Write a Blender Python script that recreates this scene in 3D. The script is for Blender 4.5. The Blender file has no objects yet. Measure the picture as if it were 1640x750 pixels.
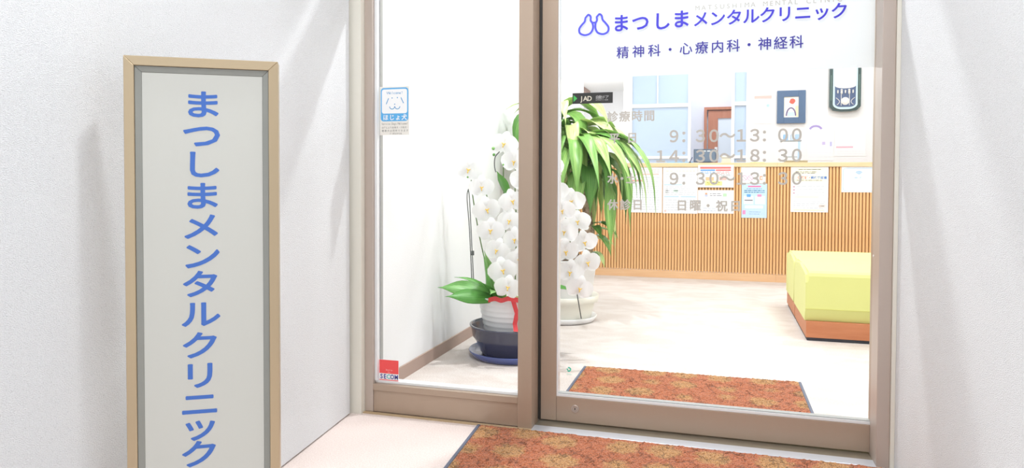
import bpy, bmesh, math, random
from mathutils import Vector, Matrix
from mathutils import noise as mnoise
random.seed(7)
S = bpy.context.scene
COL = S.collection

# ------------------------------------------------------------------ camera
F, YAW, PITCH, ROLL, CX, CY, H = 1129.2, .28774, -.02475, .00349, 820., 317.58, .88
fw = Vector((-math.sin(YAW)*math.cos(PITCH), math.cos(YAW)*math.cos(PITCH), math.sin(PITCH)))
r0 = Vector((math.cos(YAW), math.sin(YAW), 0)); u0 = r0.cross(fw)
rt = r0*math.cos(ROLL) + u0*math.sin(ROLL)
up = -r0*math.sin(ROLL) + u0*math.cos(ROLL)
CAM = Vector((0, 0, H))
cam = bpy.data.cameras.new('camera')
camo = bpy.data.objects.new('camera', cam); COL.objects.link(camo)
camo.matrix_world = Matrix(((rt.x, up.x, -fw.x, 0), (rt.y, up.y, -fw.y, 0), (rt.z, up.z, -fw.z, H), (0, 0, 0, 1)))
cam.sensor_fit = 'HORIZONTAL'; cam.sensor_width = 36
cam.lens = 36*F/1640
cam.shift_y = (CY-375)/1640
cam.clip_start = .02; cam.clip_end = 60
S.camera = camo

def ray(x, y): return rt*((x-CX)/F) - up*((y-CY)/F) + fw
def at_y(x, y, Y):
    d = ray(x, y); return CAM + d*(Y/d.y)
def at_z(x, y, z=0.):
    d = ray(x, y); return CAM + d*((z-H)/d.z)

# ------------------------------------------------------------------ world, view, room lights
W = bpy.data.worlds.new('world'); S.world = W; W.use_nodes = True
W.node_tree.nodes['Background'].inputs[0].default_value = (.93, .97, 1., 1)
W.node_tree.nodes['Background'].inputs[1].default_value = 1.32
S.view_settings.view_transform = 'Standard'; S.view_settings.look = 'None'
S.view_settings.gamma = 1; S.view_settings.exposure = 0; S.view_settings.use_curve_mapping = False

CEIL_IN, CEIL_OUT = 2.9, 2.5
PASS_Z = 2.28
def area(name, loc, size, power, col=(1, 1, 1)):
    l = bpy.data.lights.new(name, 'AREA'); l.shape = 'SQUARE'; l.size = size; l.energy = power; l.color = col
    o = bpy.data.objects.new(name, l); COL.objects.link(o); o.location = loc
    return o
PANELS_IN = [(.95, 3.7, 'square ceiling lamp above the near bench seat'), (-.5, 4.9, 'square ceiling lamp above the leafy plant'), (1.3, 5.6, 'square ceiling lamp above the bench near the counter'),
             (-.2, 7.0, 'square ceiling lamp over the reception desk'), (1.2, 7.0, 'square ceiling lamp in front of the wall clock')]
for x, y, _l in PANELS_IN: area('panel_lamp_light', (x, y, CEIL_IN-.035), .34, 20 if y < 7 else 12.5, (.97, .985, 1))
SPOT_IN = (-.4, 3.3)                     # the small lamp just inside the entrance that throws the bright strips on the outside walls
area('entrance_lamp_light', (*SPOT_IN, CEIL_IN-.035), .10, 40, (.96, .98, 1))
area('back_room_light', (-.2, 9.2, CEIL_IN-.035), .34, 18)
area('passage_fill_light', (-1.7, 8.4, PASS_Z-.035), .34, 62)  # unseen lamp, added because the passage came out too dark
DOWN_OUT = [(-.45, 1.35, 'small square downlight just outside the sliding door'), (-.3, .2, 'small square downlight farther from the sliding door')]
for x, y, _l in DOWN_OUT: area('downlight_light', (x, y, CEIL_OUT-.035), .16, 17, (.95, .975, 1))

# ------------------------------------------------------------------ helpers
def lin(c):
    return tuple((v/255/12.92 if v/255 <= .04045 else ((v/255+.055)/1.055)**2.4) for v in c)
MATS = {}
def mat(name, rgb, rough=.6, metal=0., spec=.5, bump=None, trans=0., coat=0., sheen=0.):
    """bump = (kind, scale, strength, stretch)"""
    if name in MATS: return MATS[name]
    m = bpy.data.materials.new(name); m.use_nodes = True; MATS[name] = m
    nt = m.node_tree; b = nt.nodes['Principled BSDF']
    b.inputs['Base Color'].default_value = (*lin(rgb), 1)
    b.inputs['Roughness'].default_value = rough; b.inputs['Metallic'].default_value = metal
    b.inputs['Specular IOR Level'].default_value = spec
    if coat: b.inputs['Coat Weight'].default_value = coat
    if sheen: b.inputs['Sheen Weight'].default_value = sheen
    if bump:
        kind, sc, st, stretch = bump
        tc = nt.nodes.new('ShaderNodeTexCoord'); mp = nt.nodes.new('ShaderNodeMapping')
        mp.inputs['Scale'].default_value = stretch
        nt.links.new(tc.outputs['Object'], mp.inputs[0])
        n = nt.nodes.new('ShaderNodeTexNoise'); n.inputs['Scale'].default_value = sc; n.inputs['Detail'].default_value = 3
        nt.links.new(mp.outputs[0], n.inputs['Vector'])
        bp = nt.nodes.new('ShaderNodeBump'); bp.inputs['Strength'].default_value = st; bp.inputs['Distance'].default_value = .004
        nt.links.new(n.outputs[0], bp.inputs['Height']); nt.links.new(bp.outputs[0], b.inputs['Normal'])
    return m
def nodes(m): return m.node_tree.nodes, m.node_tree.links, m.node_tree.nodes['Principled BSDF']
def ramp(nt, fac, stops):
    r = nt.nodes.new('ShaderNodeValToRGB'); nt.links.new(fac, r.inputs[0])
    while len(r.color_ramp.elements) < len(stops): r.color_ramp.elements.new(.5)
    for e, (p, c) in zip(r.color_ramp.elements, stops): e.position = p; e.color = (*lin(c), 1)
    return r
def add_noise_colour(m, stops, scale, stretch=(1, 1, 1), detail=3, coord='Object'):
    ns, lk, b = nodes(m)
    tc = ns.new('ShaderNodeTexCoord'); mp = ns.new('ShaderNodeMapping'); mp.inputs['Scale'].default_value = stretch
    lk.new(tc.outputs[coord], mp.inputs[0])
    n = ns.new('ShaderNodeTexNoise'); n.inputs['Scale'].default_value = scale; n.inputs['Detail'].default_value = detail
    lk.new(mp.outputs[0], n.inputs['Vector'])
    r = ramp(m.node_tree, n.outputs[0], stops); lk.new(r.outputs[0], b.inputs['Base Color'])
    return m

def tag(o, label=None, cat=None, group=None, kind=None):
    if label: o['label'] = label
    if cat: o['category'] = cat
    if group: o['group'] = group
    if kind: o['kind'] = kind
    return o
def link(name, me, m, parent=None, loc=None, smooth=False):
    o = bpy.data.objects.new(name, me); COL.objects.link(o)
    if m and not me.materials: me.materials.append(m)
    if parent: o.parent = parent
    if loc: o.location = loc
    if smooth:
        for p in me.polygons: p.use_smooth = True
    return o
def obj(name, bm, m, parent=None, loc=None, smooth=False):
    bmesh.ops.recalc_face_normals(bm, faces=bm.faces)
    me = bpy.data.meshes.new(name); bm.to_mesh(me); bm.free()
    return link(name, me, m, parent, loc, smooth)
def empty(name, loc=(0, 0, 0), rz=0.):
    o = bpy.data.objects.new(name, None); COL.objects.link(o); o.location = loc; o.rotation_euler = (0, 0, rz)
    o.empty_display_size = .1
    return o
def box(x0, x1, y0, y1, z0, z1, bev=0., bm=None, seg=2):
    b = bmesh.new()
    vs = [b.verts.new((x, y, z)) for x in (x0, x1) for y in (y0, y1) for z in (z0, z1)]
    for f in ((0, 1, 3, 2), (4, 6, 7, 5), (0, 4, 5, 1), (2, 3, 7, 6), (0, 2, 6, 4), (1, 5, 7, 3)):
        b.faces.new([vs[i] for i in f])
    if bev: bmesh.ops.bevel(b, geom=b.edges[:], offset=bev, segments=seg, affect='EDGES', profile=.5)
    if bm is None: return b
    me = bpy.data.meshes.new('t'); b.to_mesh(me); bm.from_mesh(me); bpy.data.meshes.remove(me); b.free()
    return bm
def prism(pts, z0, z1, bev=0.):
    """horizontal outline extruded in z"""
    b = bmesh.new()
    lo = [b.verts.new((x, y, z0)) for x, y in pts]; hi = [b.verts.new((x, y, z1)) for x, y in pts]
    n = len(pts)
    b.faces.new(lo[::-1]); b.faces.new(hi)
    for i in range(n): b.faces.new((lo[i], lo[(i+1) % n], hi[(i+1) % n], hi[i]))
    if bev: bmesh.ops.bevel(b, geom=b.edges[:], offset=bev, segments=2, affect='EDGES')
    return b
def slab(pts, y0, y1):
    """outline in x,z extruded along y"""
    b = bmesh.new()
    lo = [b.verts.new((x, y0, z)) for x, z in pts]; hi = [b.verts.new((x, y1, z)) for x, z in pts]
    n = len(pts)
    b.faces.new(lo); b.faces.new(hi[::-1])
    for i in range(n): b.faces.new((lo[i], hi[i], hi[(i+1) % n], lo[(i+1) % n]))
    return b
def lathe(prof, seg=48):
    b = bmesh.new(); rings = []
    for r, z in prof:
        if r < 1e-5: rings.append([b.verts.new((0, 0, z))])
        else: rings.append([b.verts.new((r*math.cos(2*math.pi*i/seg), r*math.sin(2*math.pi*i/seg), z)) for i in range(seg)])
    for a, c in zip(rings, rings[1:]):
        for i in range(seg):
            j = (i+1) % seg
            if len(a) == 1 and len(c) == 1: continue
            if len(a) == 1: b.faces.new((a[0], c[i], c[j]))
            elif len(c) == 1: b.faces.new((a[i], a[j], c[0]))
            else: b.faces.new((a[i], a[j], c[j], c[i]))
    return b
def catmull(pts, n=6):
    P = [Vector(p) for p in pts]; P = [2*P[0]-P[1]] + P + [2*P[-1]-P[-2]]; out = []
    for i in range(1, len(P)-2):
        a, b, c, d = P[i-1:i+3]
        for k in range(n):
            t = k/n
            out.append(.5*((2*b)+(c-a)*t+(2*a-5*b+4*c-d)*t*t+(3*b-a-3*c+d)*t**3))
    out.append(P[-2]); return out
def tube(pts, rad, seg=8, bm=None):
    b = bm or bmesh.new(); rings = []; n = len(pts)
    P = [Vector(p) for p in pts]
    for i, p in enumerate(P):
        d = (P[min(i+1, n-1)]-P[max(i-1, 0)]).normalized()
        a = d.cross(Vector((0, 1, .05)) if abs(d.y) < .9 else Vector((1, 0, 0))).normalized(); c = d.cross(a)
        r = rad(i/(n-1)) if callable(rad) else rad
        rings.append([b.verts.new(p+a*r*math.cos(2*math.pi*k/seg)+c*r*math.sin(2*math.pi*k/seg)) for k in range(seg)])
    for a, c in zip(rings, rings[1:]):
        for k in range(seg): b.faces.new((a[k], a[(k+1) % seg], c[(k+1) % seg], c[k]))
    b.faces.new(rings[0][::-1]); b.faces.new(rings[-1])
    return b
def stroke(pts, w, y=0., closed=False, bm=None):
    """flat ribbon along a 2D polyline (x,z) lying in a plane facing -y"""
    b = bm or bmesh.new(); P = [Vector((p[0], p[1])) for p in pts]; n = len(P); L = []
    for i in range(n):
        if closed: d = (P[(i+1) % n]-P[i-1])
        else: d = P[min(i+1, n-1)]-P[max(i-1, 0)]
        d.normalize(); q = Vector((-d.y, d.x))*w/2
        L.append((b.verts.new((P[i].x+q.x, y, P[i].y+q.y)), b.verts.new((P[i].x-q.x, y, P[i].y-q.y))))
    for i in range(n if closed else n-1):
        j = (i+1) % n; b.faces.new((L[i][0], L[i][1], L[j][1], L[j][0]))
    return b
def rect(x0, x1, z0, z1, y=0., bm=None):
    b = bm or bmesh.new()
    b.faces.new([b.verts.new(p) for p in ((x0, y, z0), (x1, y, z0), (x1, y, z1), (x0, y, z1))]); return b
def rrect_pts(x0, x1, z0, z1, r, n=6):
    out = []
    for cx, cz, a0 in ((x1-r, z1-r, 0), (x0+r, z1-r, 90), (x0+r, z0+r, 180), (x1-r, z0+r, 270)):
        for k in range(n+1):
            a = math.radians(a0+90*k/n); out.append((cx+r*math.cos(a), cz+r*math.sin(a)))
    return out
def flat(pts, y=0., bm=None):
    b = bm or bmesh.new(); b.faces.new([b.verts.new((x, y, z)) for x, z in pts]); return b

# ---- lettering: glyphs of the built-in font turned into flat meshes
_G = {}; _EM = [None]
def _glyph_raw(body, off):
    c = bpy.data.curves.new('glyph', 'FONT'); c.body = body; c.resolution_u = 3; c.offset = off
    o = bpy.data.objects.new('glyph', c); COL.objects.link(o)
    me = o.evaluated_get(bpy.context.evaluated_depsgraph_get()).to_mesh()
    vs = [tuple(v.co) for v in me.vertices]; fs = [tuple(p.vertices) for p in me.polygons]
    bpy.data.objects.remove(o); bpy.data.curves.remove(c)
    return vs, fs
def em():
    if _EM[0] is None:
        a = max(v[0] for v in _glyph_raw('間', 0)[0]); b = max(v[0] for v in _glyph_raw('間間間', 0)[0]); _EM[0] = (b-a)/2
    return _EM[0]
def glyph(ch, off=0.):
    if (ch, off) not in _G: _G[(ch, off)] = _glyph_raw(ch, off)
    return _G[(ch, off)]
def letters(chars, centres, w, h=None, off=0., y=0., bm=None, wide=True, bold=0., ring=8):
    """every character centred on its own (x, z) point, plane facing -y; w, h = em size in metres"""
    b = bm or bmesh.new(); A = em(); h = h or w
    for ch, (cx, cz) in zip(chars, centres):
        if ch in ' 　': continue
        vs, fs = glyph(ch, off)
        if not vs: continue
        mx = A/2 if wide else (min(v[0] for v in vs)+max(v[0] for v in vs))/2
        mz = .38*A if wide else .36*A
        sh = [(0, 0)] + ([(bold*math.cos(2*math.pi*q/ring), bold*math.sin(2*math.pi*q/ring)) for q in range(ring)] if bold else [])
        for k_, (dx, dz) in enumerate(sh):
            nv = [b.verts.new((cx+dx+(v[0]-mx)/A*w, y-k_*2e-6, cz+dz+(v[1]-mz)/A*h)) for v in vs]
            for f in fs:
                try: b.faces.new([nv[i] for i in f])
                except ValueError: pass
    return b
def row(x0, x1, z, n): return [(x0+(x1-x0)*i/max(1, n-1), z) for i in range(n)]

# ------------------------------------------------------------------ materials
def wallpaper(name, rgb, dark):
    m = mat(name, rgb, .85, spec=.2); ns, lk, b = nodes(m)
    tc = ns.new('ShaderNodeTexCoord'); mp = ns.new('ShaderNodeMapping'); mp.inputs['Scale'].default_value = (1, 1, 2.2)
    lk.new(tc.outputs['Object'], mp.inputs[0])
    n = ns.new('ShaderNodeTexNoise'); n.inputs['Scale'].default_value = 330; n.inputs['Detail'].default_value = 2
    v = ns.new('ShaderNodeTexVoronoi'); v.inputs['Scale'].default_value = 360
    lk.new(mp.outputs[0], n.inputs['Vector']); lk.new(mp.outputs[0], v.inputs['Vector'])
    ad = ns.new('ShaderNodeMath'); ad.operation = 'ADD'; lk.new(n.outputs[0], ad.inputs[0]); lk.new(v.outputs['Distance'], ad.inputs[1])
    bp = ns.new('ShaderNodeBump'); bp.inputs['Strength'].default_value = .6; bp.inputs['Distance'].default_value = .002
    lk.new(ad.outputs[0], bp.inputs['Height']); lk.new(bp.outputs[0], b.inputs['Normal'])
    r = ramp(m.node_tree, n.outputs[0], [(.28, dark), (.45, rgb)]); lk.new(r.outputs[0], b.inputs['Base Color'])
    return m
M_WALL = wallpaper('woven_wallpaper', (233, 235, 237), (213, 215, 217))
M_WALLIN = mat('inside_wall_white', (242, 243, 244), .8, spec=.2, bump=('n', 180, .15, (1, 1, 1)))
M_CEIL = mat('ceiling_white', (240, 240, 238), .9, spec=.1)
M_CREAM = mat('cream_casing', (232, 228, 216), .5)
M_BRONZE = mat('bronze_anodised', (180, 160, 142), .42, metal=.35, bump=('n', 40, .03, (1, 1, .1)))
M_BRONZE_L = mat('bronze_jamb', (194, 180, 170), .4, metal=.35)
M_ALU = mat('aluminium_bead', (240, 242, 244), .35, metal=.1)
M_STEEL = mat('steel_sill', (218, 222, 230), .3, metal=.45)
M_DARK = mat('dark_gap', (52, 48, 44), .6)
M_GASKET = mat('grey_gasket', (168, 168, 166), .5)
M_SIGNF = mat('champagne_steel', (192, 172, 142), .34, metal=.55, bump=('n', 30, .04, (1, 1, .05)))
M_SIGNIN = mat('sign_inner_grey', (150, 151, 145), .5, metal=.2)
M_SIGNP = mat('sign_panel', (207, 207, 200), .45)
M_BLUE = mat('sign_blue', (66, 112, 196), .4)
M_VIOLET = mat('vinyl_violet', (62, 54, 216), .4)
M_INDIGO = mat('vinyl_indigo', (54, 46, 160), .4)
M_GREYV = mat('vinyl_grey', (194, 189, 181), .5)
M_WHITE = mat('white', (246, 246, 246), .5)
M_BLACKP = mat('black_plastic', (48, 47, 45), .35)

def glass(name, tint=(1, 1, 1), refl=1.45):
    m = bpy.data.materials.new(name); m.use_nodes = True; nt = m.node_tree; nt.nodes.clear()
    o = nt.nodes.new('ShaderNodeOutputMaterial'); mx = nt.nodes.new('ShaderNodeMixShader')
    t = nt.nodes.new('ShaderNodeBsdfTransparent'); t.inputs[0].default_value = (*tint, 1)
    g = nt.nodes.new('ShaderNodeBsdfGlossy'); g.inputs['Roughness'].default_value = .02
    fr = nt.nodes.new('ShaderNodeFresnel'); fr.inputs['IOR'].default_value = refl
    ge = nt.nodes.new('ShaderNodeNewGeometry'); sb = nt.nodes.new('ShaderNodeMath'); sb.operation = 'SUBTRACT'; sb.inputs[0].default_value = 1   # one reflecting skin, no false total reflection inside the sheet
    ml = nt.nodes.new('ShaderNodeMath'); ml.operation = 'MULTIPLY'
    nt.links.new(ge.outputs['Backfacing'], sb.inputs[1]); nt.links.new(fr.outputs[0], ml.inputs[0]); nt.links.new(sb.outputs[0], ml.inputs[1])
    nt.links.new(ml.outputs[0], mx.inputs[0]); nt.links.new(t.outputs[0], mx.inputs[1]); nt.links.new(g.outputs[0], mx.inputs[2])
    nt.links.new(mx.outputs[0], o.inputs[0]); return m
M_GLASS = glass('clear_glass', (.985, .99, .99), 1.3)
M_FILM = bpy.data.materials.new('white_film'); M_FILM.use_nodes = True
_nt = M_FILM.node_tree; _nt.nodes.clear()
_o = _nt.nodes.new('ShaderNodeOutputMaterial'); _mx = _nt.nodes.new('ShaderNodeMixShader'); _mx.inputs[0].default_value = .5
_d = _nt.nodes.new('ShaderNodeBsdfDiffuse'); _d.inputs[0].default_value = (.9, .92, .94, 1)
_t = _nt.nodes.new('ShaderNodeBsdfTranslucent'); _t.inputs[0].default_value = (.93, .95, .96, 1)
_nt.links.new(_d.outputs[0], _mx.inputs[1]); _nt.links.new(_t.outputs[0], _mx.inputs[2]); _nt.links.new(_mx.outputs[0], _o.inputs[0])

def carpet(name, a, b_, scale, patch=None):
    m = mat(name, a, .95, spec=.1, bump=('n', scale, .5, (1, 1, 1)))
    return add_noise_colour(m, patch or [(.35, b_), (.6, a)], scale*.8)
M_CARPET = carpet('pink_beige_carpet', (236, 222, 216), (224, 208, 201), 260)
M_CARPETIN = carpet('pale_beige_carpet', (226, 218, 213), (210, 201, 195), 220)

def mottle(m, scale, stretch, lo):
    ns, lk, b = nodes(m); src = b.inputs['Base Color'].links[0].from_socket
    tc = ns.new('ShaderNodeTexCoord'); mp = ns.new('ShaderNodeMapping'); mp.inputs['Scale'].default_value = stretch; lk.new(tc.outputs['Object'], mp.inputs[0])
    n = ns.new('ShaderNodeTexNoise'); n.inputs['Scale'].default_value = scale; n.inputs['Detail'].default_value = 6; n.inputs['Distortion'].default_value = .8
    lk.new(mp.outputs[0], n.inputs['Vector']); r = ramp(m.node_tree, n.outputs[0], [(.4, lo), (.58, (255, 255, 255))])
    x = ns.new('ShaderNodeMix'); x.data_type = 'RGBA'; x.blend_type = 'MULTIPLY'; x.inputs['Factor'].default_value = 1
    lk.new(src, x.inputs['A']); lk.new(r.outputs[0], x.inputs['B']); lk.new(x.outputs['Result'], b.inputs['Base Color'])
mottle(M_CARPETIN, 5, (1, 1.6, 1), (246, 243, 241))

def mat_pile():
    m = mat('red_brown_pile', (196, 112, 72), .95, spec=.1, sheen=.2); ns, lk, b = nodes(m); nt = m.node_tree
    tc = ns.new('ShaderNodeTexCoord')
    n1 = ns.new('ShaderNodeTexNoise'); n1.inputs['Scale'].default_value = 40; n1.inputs['Detail'].default_value = 3
    lk.new(tc.outputs['Object'], n1.inputs['Vector'])
    mxv = ns.new('ShaderNodeVectorMath'); mxv.operation = 'MULTIPLY_ADD'
    lk.new(n1.outputs['Color'], mxv.inputs[0]); mxv.inputs[1].default_value = (.07, .07, 0); lk.new(tc.outputs['Object'], mxv.inputs[2])
    # rows of tan rosettes on a staggered lattice
    v = ns.new('ShaderNodeTexVoronoi'); v.inputs['Scale'].default_value = 6.2; v.inputs['Randomness'].default_value = .35
    lk.new(mxv.outputs[0], v.inputs['Vector'])
    r1 = ramp(nt, v.outputs['Distance'], [(.28, (212, 164, 112)), (.40, (206, 130, 94))])
    # thin dark broken outlines
    v2 = ns.new('ShaderNodeTexVoronoi'); v2.feature = 'DISTANCE_TO_EDGE'; v2.inputs['Scale'].default_value = 17
    lk.new(mxv.outputs[0], v2.inputs['Vector'])
    r2 = ramp(nt, v2.outputs['Distance'], [(.012, (0, 0, 0)), (.05, (255, 255, 255))])
    n2 = ns.new('ShaderNodeTexNoise'); n2.inputs['Scale'].default_value = 260
    lk.new(tc.outputs['Object'], n2.inputs['Vector'])
    r3 = ramp(nt, n2.outputs[0], [(.36, (150, 122, 106)), (.62, (255, 255, 255))])
    m1 = ns.new('ShaderNodeMix'); m1.data_type = 'RGBA'; m1.blend_type = 'MULTIPLY'; m1.inputs['Factor'].default_value = .5
    lk.new(r1.outputs[0], m1.inputs['A']); lk.new(r2.outputs[0], m1.inputs['B'])
    m2 = ns.new('ShaderNodeMix'); m2.data_type = 'RGBA'; m2.blend_type = 'MULTIPLY'; m2.inputs['Factor'].default_value = .8
    lk.new(m1.outputs['Result'], m2.inputs['A']); lk.new(r3.outputs[0], m2.inputs['B'])
    lk.new(m2.outputs['Result'], b.inputs['Base Color'])
    bp = ns.new('ShaderNodeBump'); bp.inputs['Strength'].default_value = .8; bp.inputs['Distance'].default_value = .006
    lk.new(n2.outputs[0], bp.inputs['Height']); lk.new(bp.outputs[0], b.inputs['Normal'])
    return m
M_PILE = mat_pile()
M_RUBBER = mat('slate_rubber_edge', (98, 104, 122), .6)
def wood(name, a, b_, stretch):
    m = mat(name, a, .5); return add_noise_colour(m, [(.3, b_), (.7, a)], 14, stretch, 4)
M_SLAT = wood('slat_wood', (240, 194, 138), (228, 174, 114), (3, 3, .25))
M_SLATBACK = mat('slat_backing', (206, 150, 92), .7)
M_TOP = wood('counter_top_wood', (244, 214, 172), (236, 202, 156), (.3, 3, 3))
M_KICK = wood('kick_wood', (238, 196, 152), (230, 184, 138), (.3, 3, 3))
M_BENCHWOOD = wood('bench_wood', (204, 132, 90), (192, 118, 76), (.4, 3, 3))
M_LIME = mat('lime_fabric', (222, 224, 140), .75, sheen=.1, bump=('n', 300, .1, (1, 1, 1)))
M_DOORWOOD = wood('brown_door_wood', (196, 136, 112), (184, 120, 96), (3, 3, .3))
M_PALEBLUE = mat('pale_blue_pane', (190, 212, 237), .3)

# ------------------------------------------------------------------ structure: outside
def struct(name, bm, m, label, cat='structure', parent=None):
    o = obj(name, bm, m, parent); tag(o, label, cat, kind='structure'); return o
def wl(Y): return -1.325 + .1*(2.34-Y)            # plane of the left wall (it is not quite square to the door)
YB = -1.6
struct('floor', box(-2, 2.0, YB, 2.49, -.06, 0), M_CARPET, 'pinkish beige carpet floor in front of the entrance', 'floor')
struct('wall_left', prism([(wl(2.345), 2.345), (wl(YB), YB), (wl(YB)-.12, YB), (wl(2.345)-.12, 2.345)], .006, CEIL_OUT),
       M_WALL, 'white woven wallpaper wall behind the standing sign', 'wall')
struct('wall_right', prism([(.517, 2.39), (.517, YB), (.66, YB), (.66, 2.39)], 0, CEIL_OUT), M_WALL,
       'white woven wallpaper wall beside the sliding door', 'wall')
struct('ceiling_outside', box(-1.6, .66, YB, 2.39, CEIL_OUT, CEIL_OUT+.05), M_CEIL, 'white ceiling over the entrance', 'ceiling')
struct('trim_1', box(-1.45, -1.287, 2.362, 2.46, 0, CEIL_OUT), M_CREAM, 'cream casing between the wallpaper and the fixed window', 'trim')
struct('trim_2', box(.5055, .5165, 2.378, 2.392, 0, CEIL_OUT), M_CREAM, 'thin cream strip beside the door jamb', 'trim')
struct('trim_3', box(-1.287, -.632, 2.374, 2.39, 0, .004), mat('tan_sill', (190, 166, 132), .5), 'tan floor strip under the fixed window', 'trim')
struct('wall_front', box(.5055, 2.7, 2.392, 2.54, 0, CEIL_IN), M_WALLIN, 'white front wall of the waiting room', 'wall')
HEAD = 2.02
struct('wall_above_door', box(-1.45, .5055, 2.40, 2.54, HEAD+.14, CEIL_IN), M_WALLIN, 'white wall above the door head', 'wall')

# ---- fixed window with its frame
win = empty('window_1', (-.96, 2.42, 0)); tag(win, 'tall fixed window pane in a bronze frame', 'window', kind='structure')
def wpart(name, b, m, parent=None, root=win):
    o = obj(name, b, m, None)
    p = parent or root
    base = root.location
    o.data.transform(Matrix.Translation(-base)); o.parent = p
    return o
wpart('stile', box(-1.2865, -1.253, 2.39, 2.46, .004, HEAD, .0015), M_BRONZE_L)
wpart('bottom_rail', box(-1.253, -.684, 2.396, 2.455, .004, .086, .001), M_BRONZE)
wpart('glazing_rail', box(-1.253, -.684, 2.390, 2.46, .0865, .110, .0015), M_BRONZE)
wpart('mullion', box(-.6835, -.632, 2.388, 2.478, .0, CEIL_OUT-.35, .0015), M_BRONZE)
wpart('head_rail', box(-1.253, -.684, 2.39, 2.46, HEAD-.05, HEAD, .0015), M_BRONZE)
wpart('glazing_bead', box(-1.253, -.684, 2.412, 2.45, .1105, .119), M_ALU)
wpart('glazing_bead', box(-1.2525, -1.242, 2.405, 2.45, .1195, HEAD-.05), M_ALU)
wpart('gasket', box(-1.2415, -1.2385, 2.425, 2.445, .1195, HEAD-.05), M_GASKET)
wpart('pane', box(-1.238, -.684, 2.422, 2.428, .1195, HEAD-.051), M_GLASS)

wpart('shading_band', box(-1.2375, -.6845, 2.4285, 2.429, 1.62, 1.86), M_FILM)['label'] = 'unseen white translucent band added to shade the outside wall'  # above the view; added to cast the slanted dark strip on the left wall

# ---- sliding door
DY = 2.486; GY = 2.506
door = empty('door_1', (-.08, 2.5, 0)); tag(door, 'automatic glass sliding door with clinic name lettering', 'door', kind='structure')
def dpart(name, b, m, parent=None):
    o = wpart(name, b, m, parent, door)
    return o
dpart('stile', box(-.6235, -.5655, DY, 2.524, .008, HEAD, .0015), M_BRONZE)
dpart('stile', box(.47, .5045, DY, 2.524, .008, HEAD, .0015), M_BRONZE)
dpart('dark_gap_strip', box(-.672, -.6238, DY+.001, 2.522, .008, HEAD, 0), M_DARK)  # dark strip added to stand for the shaded gap beside the mullion
dpart('bottom_rail', box(-.565, .4695, DY, 2.524, .008, .097, .0015), M_BRONZE)
dpart('glazing_bead', box(-.565, .4695, DY+.003, 2.52, .0975, .106), M_ALU)
dpart('glazing_bead', box(-.565, -.5595, DY+.003, 2.52, .1065, HEAD-.061), M_ALU)
dpart('gasket', box(-.5645, .4695, DY+.008, 2.518, .1065, .109), M_GASKET)
dpart('top_rail', box(-.565, .4695, DY, 2.524, HEAD-.06, HEAD, .0015), M_BRONZE)
pane = dpart('pane', box(-.559, .4695, GY-.004, GY+.004, .1095, HEAD-.061), M_GLASS)
FILMZ = at_y(1140, 117.6, GY+.005).z
film = dpart('frosted_film', box(-.5585, .469, GY+.0045, GY+.0050, FILMZ, 1.65), M_FILM, pane)
film['label'] = 'white translucent film behind the clinic name'
lk_c = at_y(921, 655, DY)
b = lathe([(0, .0), (.0075, 0), (.0085, .002), (.0085, .0)], 20)
lock = dpart('lock', lathe([(0, .002), (.0075, .002), (.008, .0006), (.009, .0006), (.0095, .0035), (.0125, .0035), (.0142, .002), (.0142, 0)], 24), M_BRONZE_L)
lock.data.transform(Matrix.Translation(door.location)); lock.data.transform(Matrix.Rotation(math.pi/2, 4, 'X'))
lock.data.transform(Matrix.Translation(Vector((lk_c.x, DY, lk_c.z))-door.location))
dpart('keyhole', box(lk_c.x-.0015, lk_c.x+.0015, DY-.0035, DY-.0021, lk_c.z-.004, lk_c.z+.004), M_DARK, lock)

TY = GY-.0046
def P(x, y, Y=TY):
    p = at_y(x, y, Y); return (p.x, p.z)
def dtext(name, b, m, label):
    o = dpart(name, b, m, pane); o['label'] = label; return o
mtr = .00203
ttl = [(994.6, 36.9), (1025.8, 35.9), (1059.7, 33.5), (1091, 30.2)]
b = letters('まつしま', [P(*c) for c in ttl], 32*mtr, 32*mtr, 0, TY, bold=.0014)
ttl2 = [(1122.4, 30.4), (1149, 29), (1176, 27.4), (1203, 25.4), (1229.4, 23.6), (1257, 22), (1286, 20), (1316, 19), (1344.4, 16.8)]
b = letters('メンタルクリニック', [P(*c) for c in ttl2], 27.5*mtr, 27.5*mtr, 0, TY, b, bold=.0010)
dtext('lettering', b, M_VIOLET, 'violet clinic name on the glass')
def zp(x, y): return P(890+x/2.982, y/2.982)
lg = [(155, 70), (167, 80), (167, 98), (176, 112), (178, 134), (166, 158), (141, 168), (117, 160), (112, 140), (124, 120), (138, 104), (143, 82)]
rg = [(208, 67), (220, 76), (224, 94), (238, 110), (252, 130), (248, 152), (226, 163), (201, 156), (190, 136), (190, 112), (197, 96), (196, 78)]
def closed_smooth(pts, n=5):
    q = catmull([(x, y, 0) for x, y in pts[-2:]+pts+pts[:2]], n)
    return [(v.x, v.y) for v in q[2*n:-2*n-1+0][:len(pts)*n]]
b = stroke([zp(*p) for p in closed_smooth(lg)], .0072, TY, True)
stroke([zp(*p) for p in closed_smooth(rg)], .0072, TY, True, b)
stroke([zp(170, 109), zp(195, 107)], .0066, TY-.0001, False, b)
dtext('emblem', b, mat('vinyl_emblem', (84, 88, 232), .4), 'emblem of two joined pear-shaped loops')
n = 13
b = letters('精神科・心療内科・神経科', [P(997.3+25.3*i, 83.8-1.53*i) for i in range(12)], 22*mtr, 22*mtr, 0, TY, bold=.0005, ring=6)
dtext('lettering', b, M_INDIGO, 'indigo line naming the departments')
s = 'MATSUSHIMA MENTAL CLINIC'
b = letters(s, [P(1117+9.9*i, 12.6-.62*i) for i in range(len(s))], 11*mtr, 11*mtr, 0, TY, wide=False)
dtext('lettering', b, M_GREYV, 'small grey latin line above the clinic name')
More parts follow.
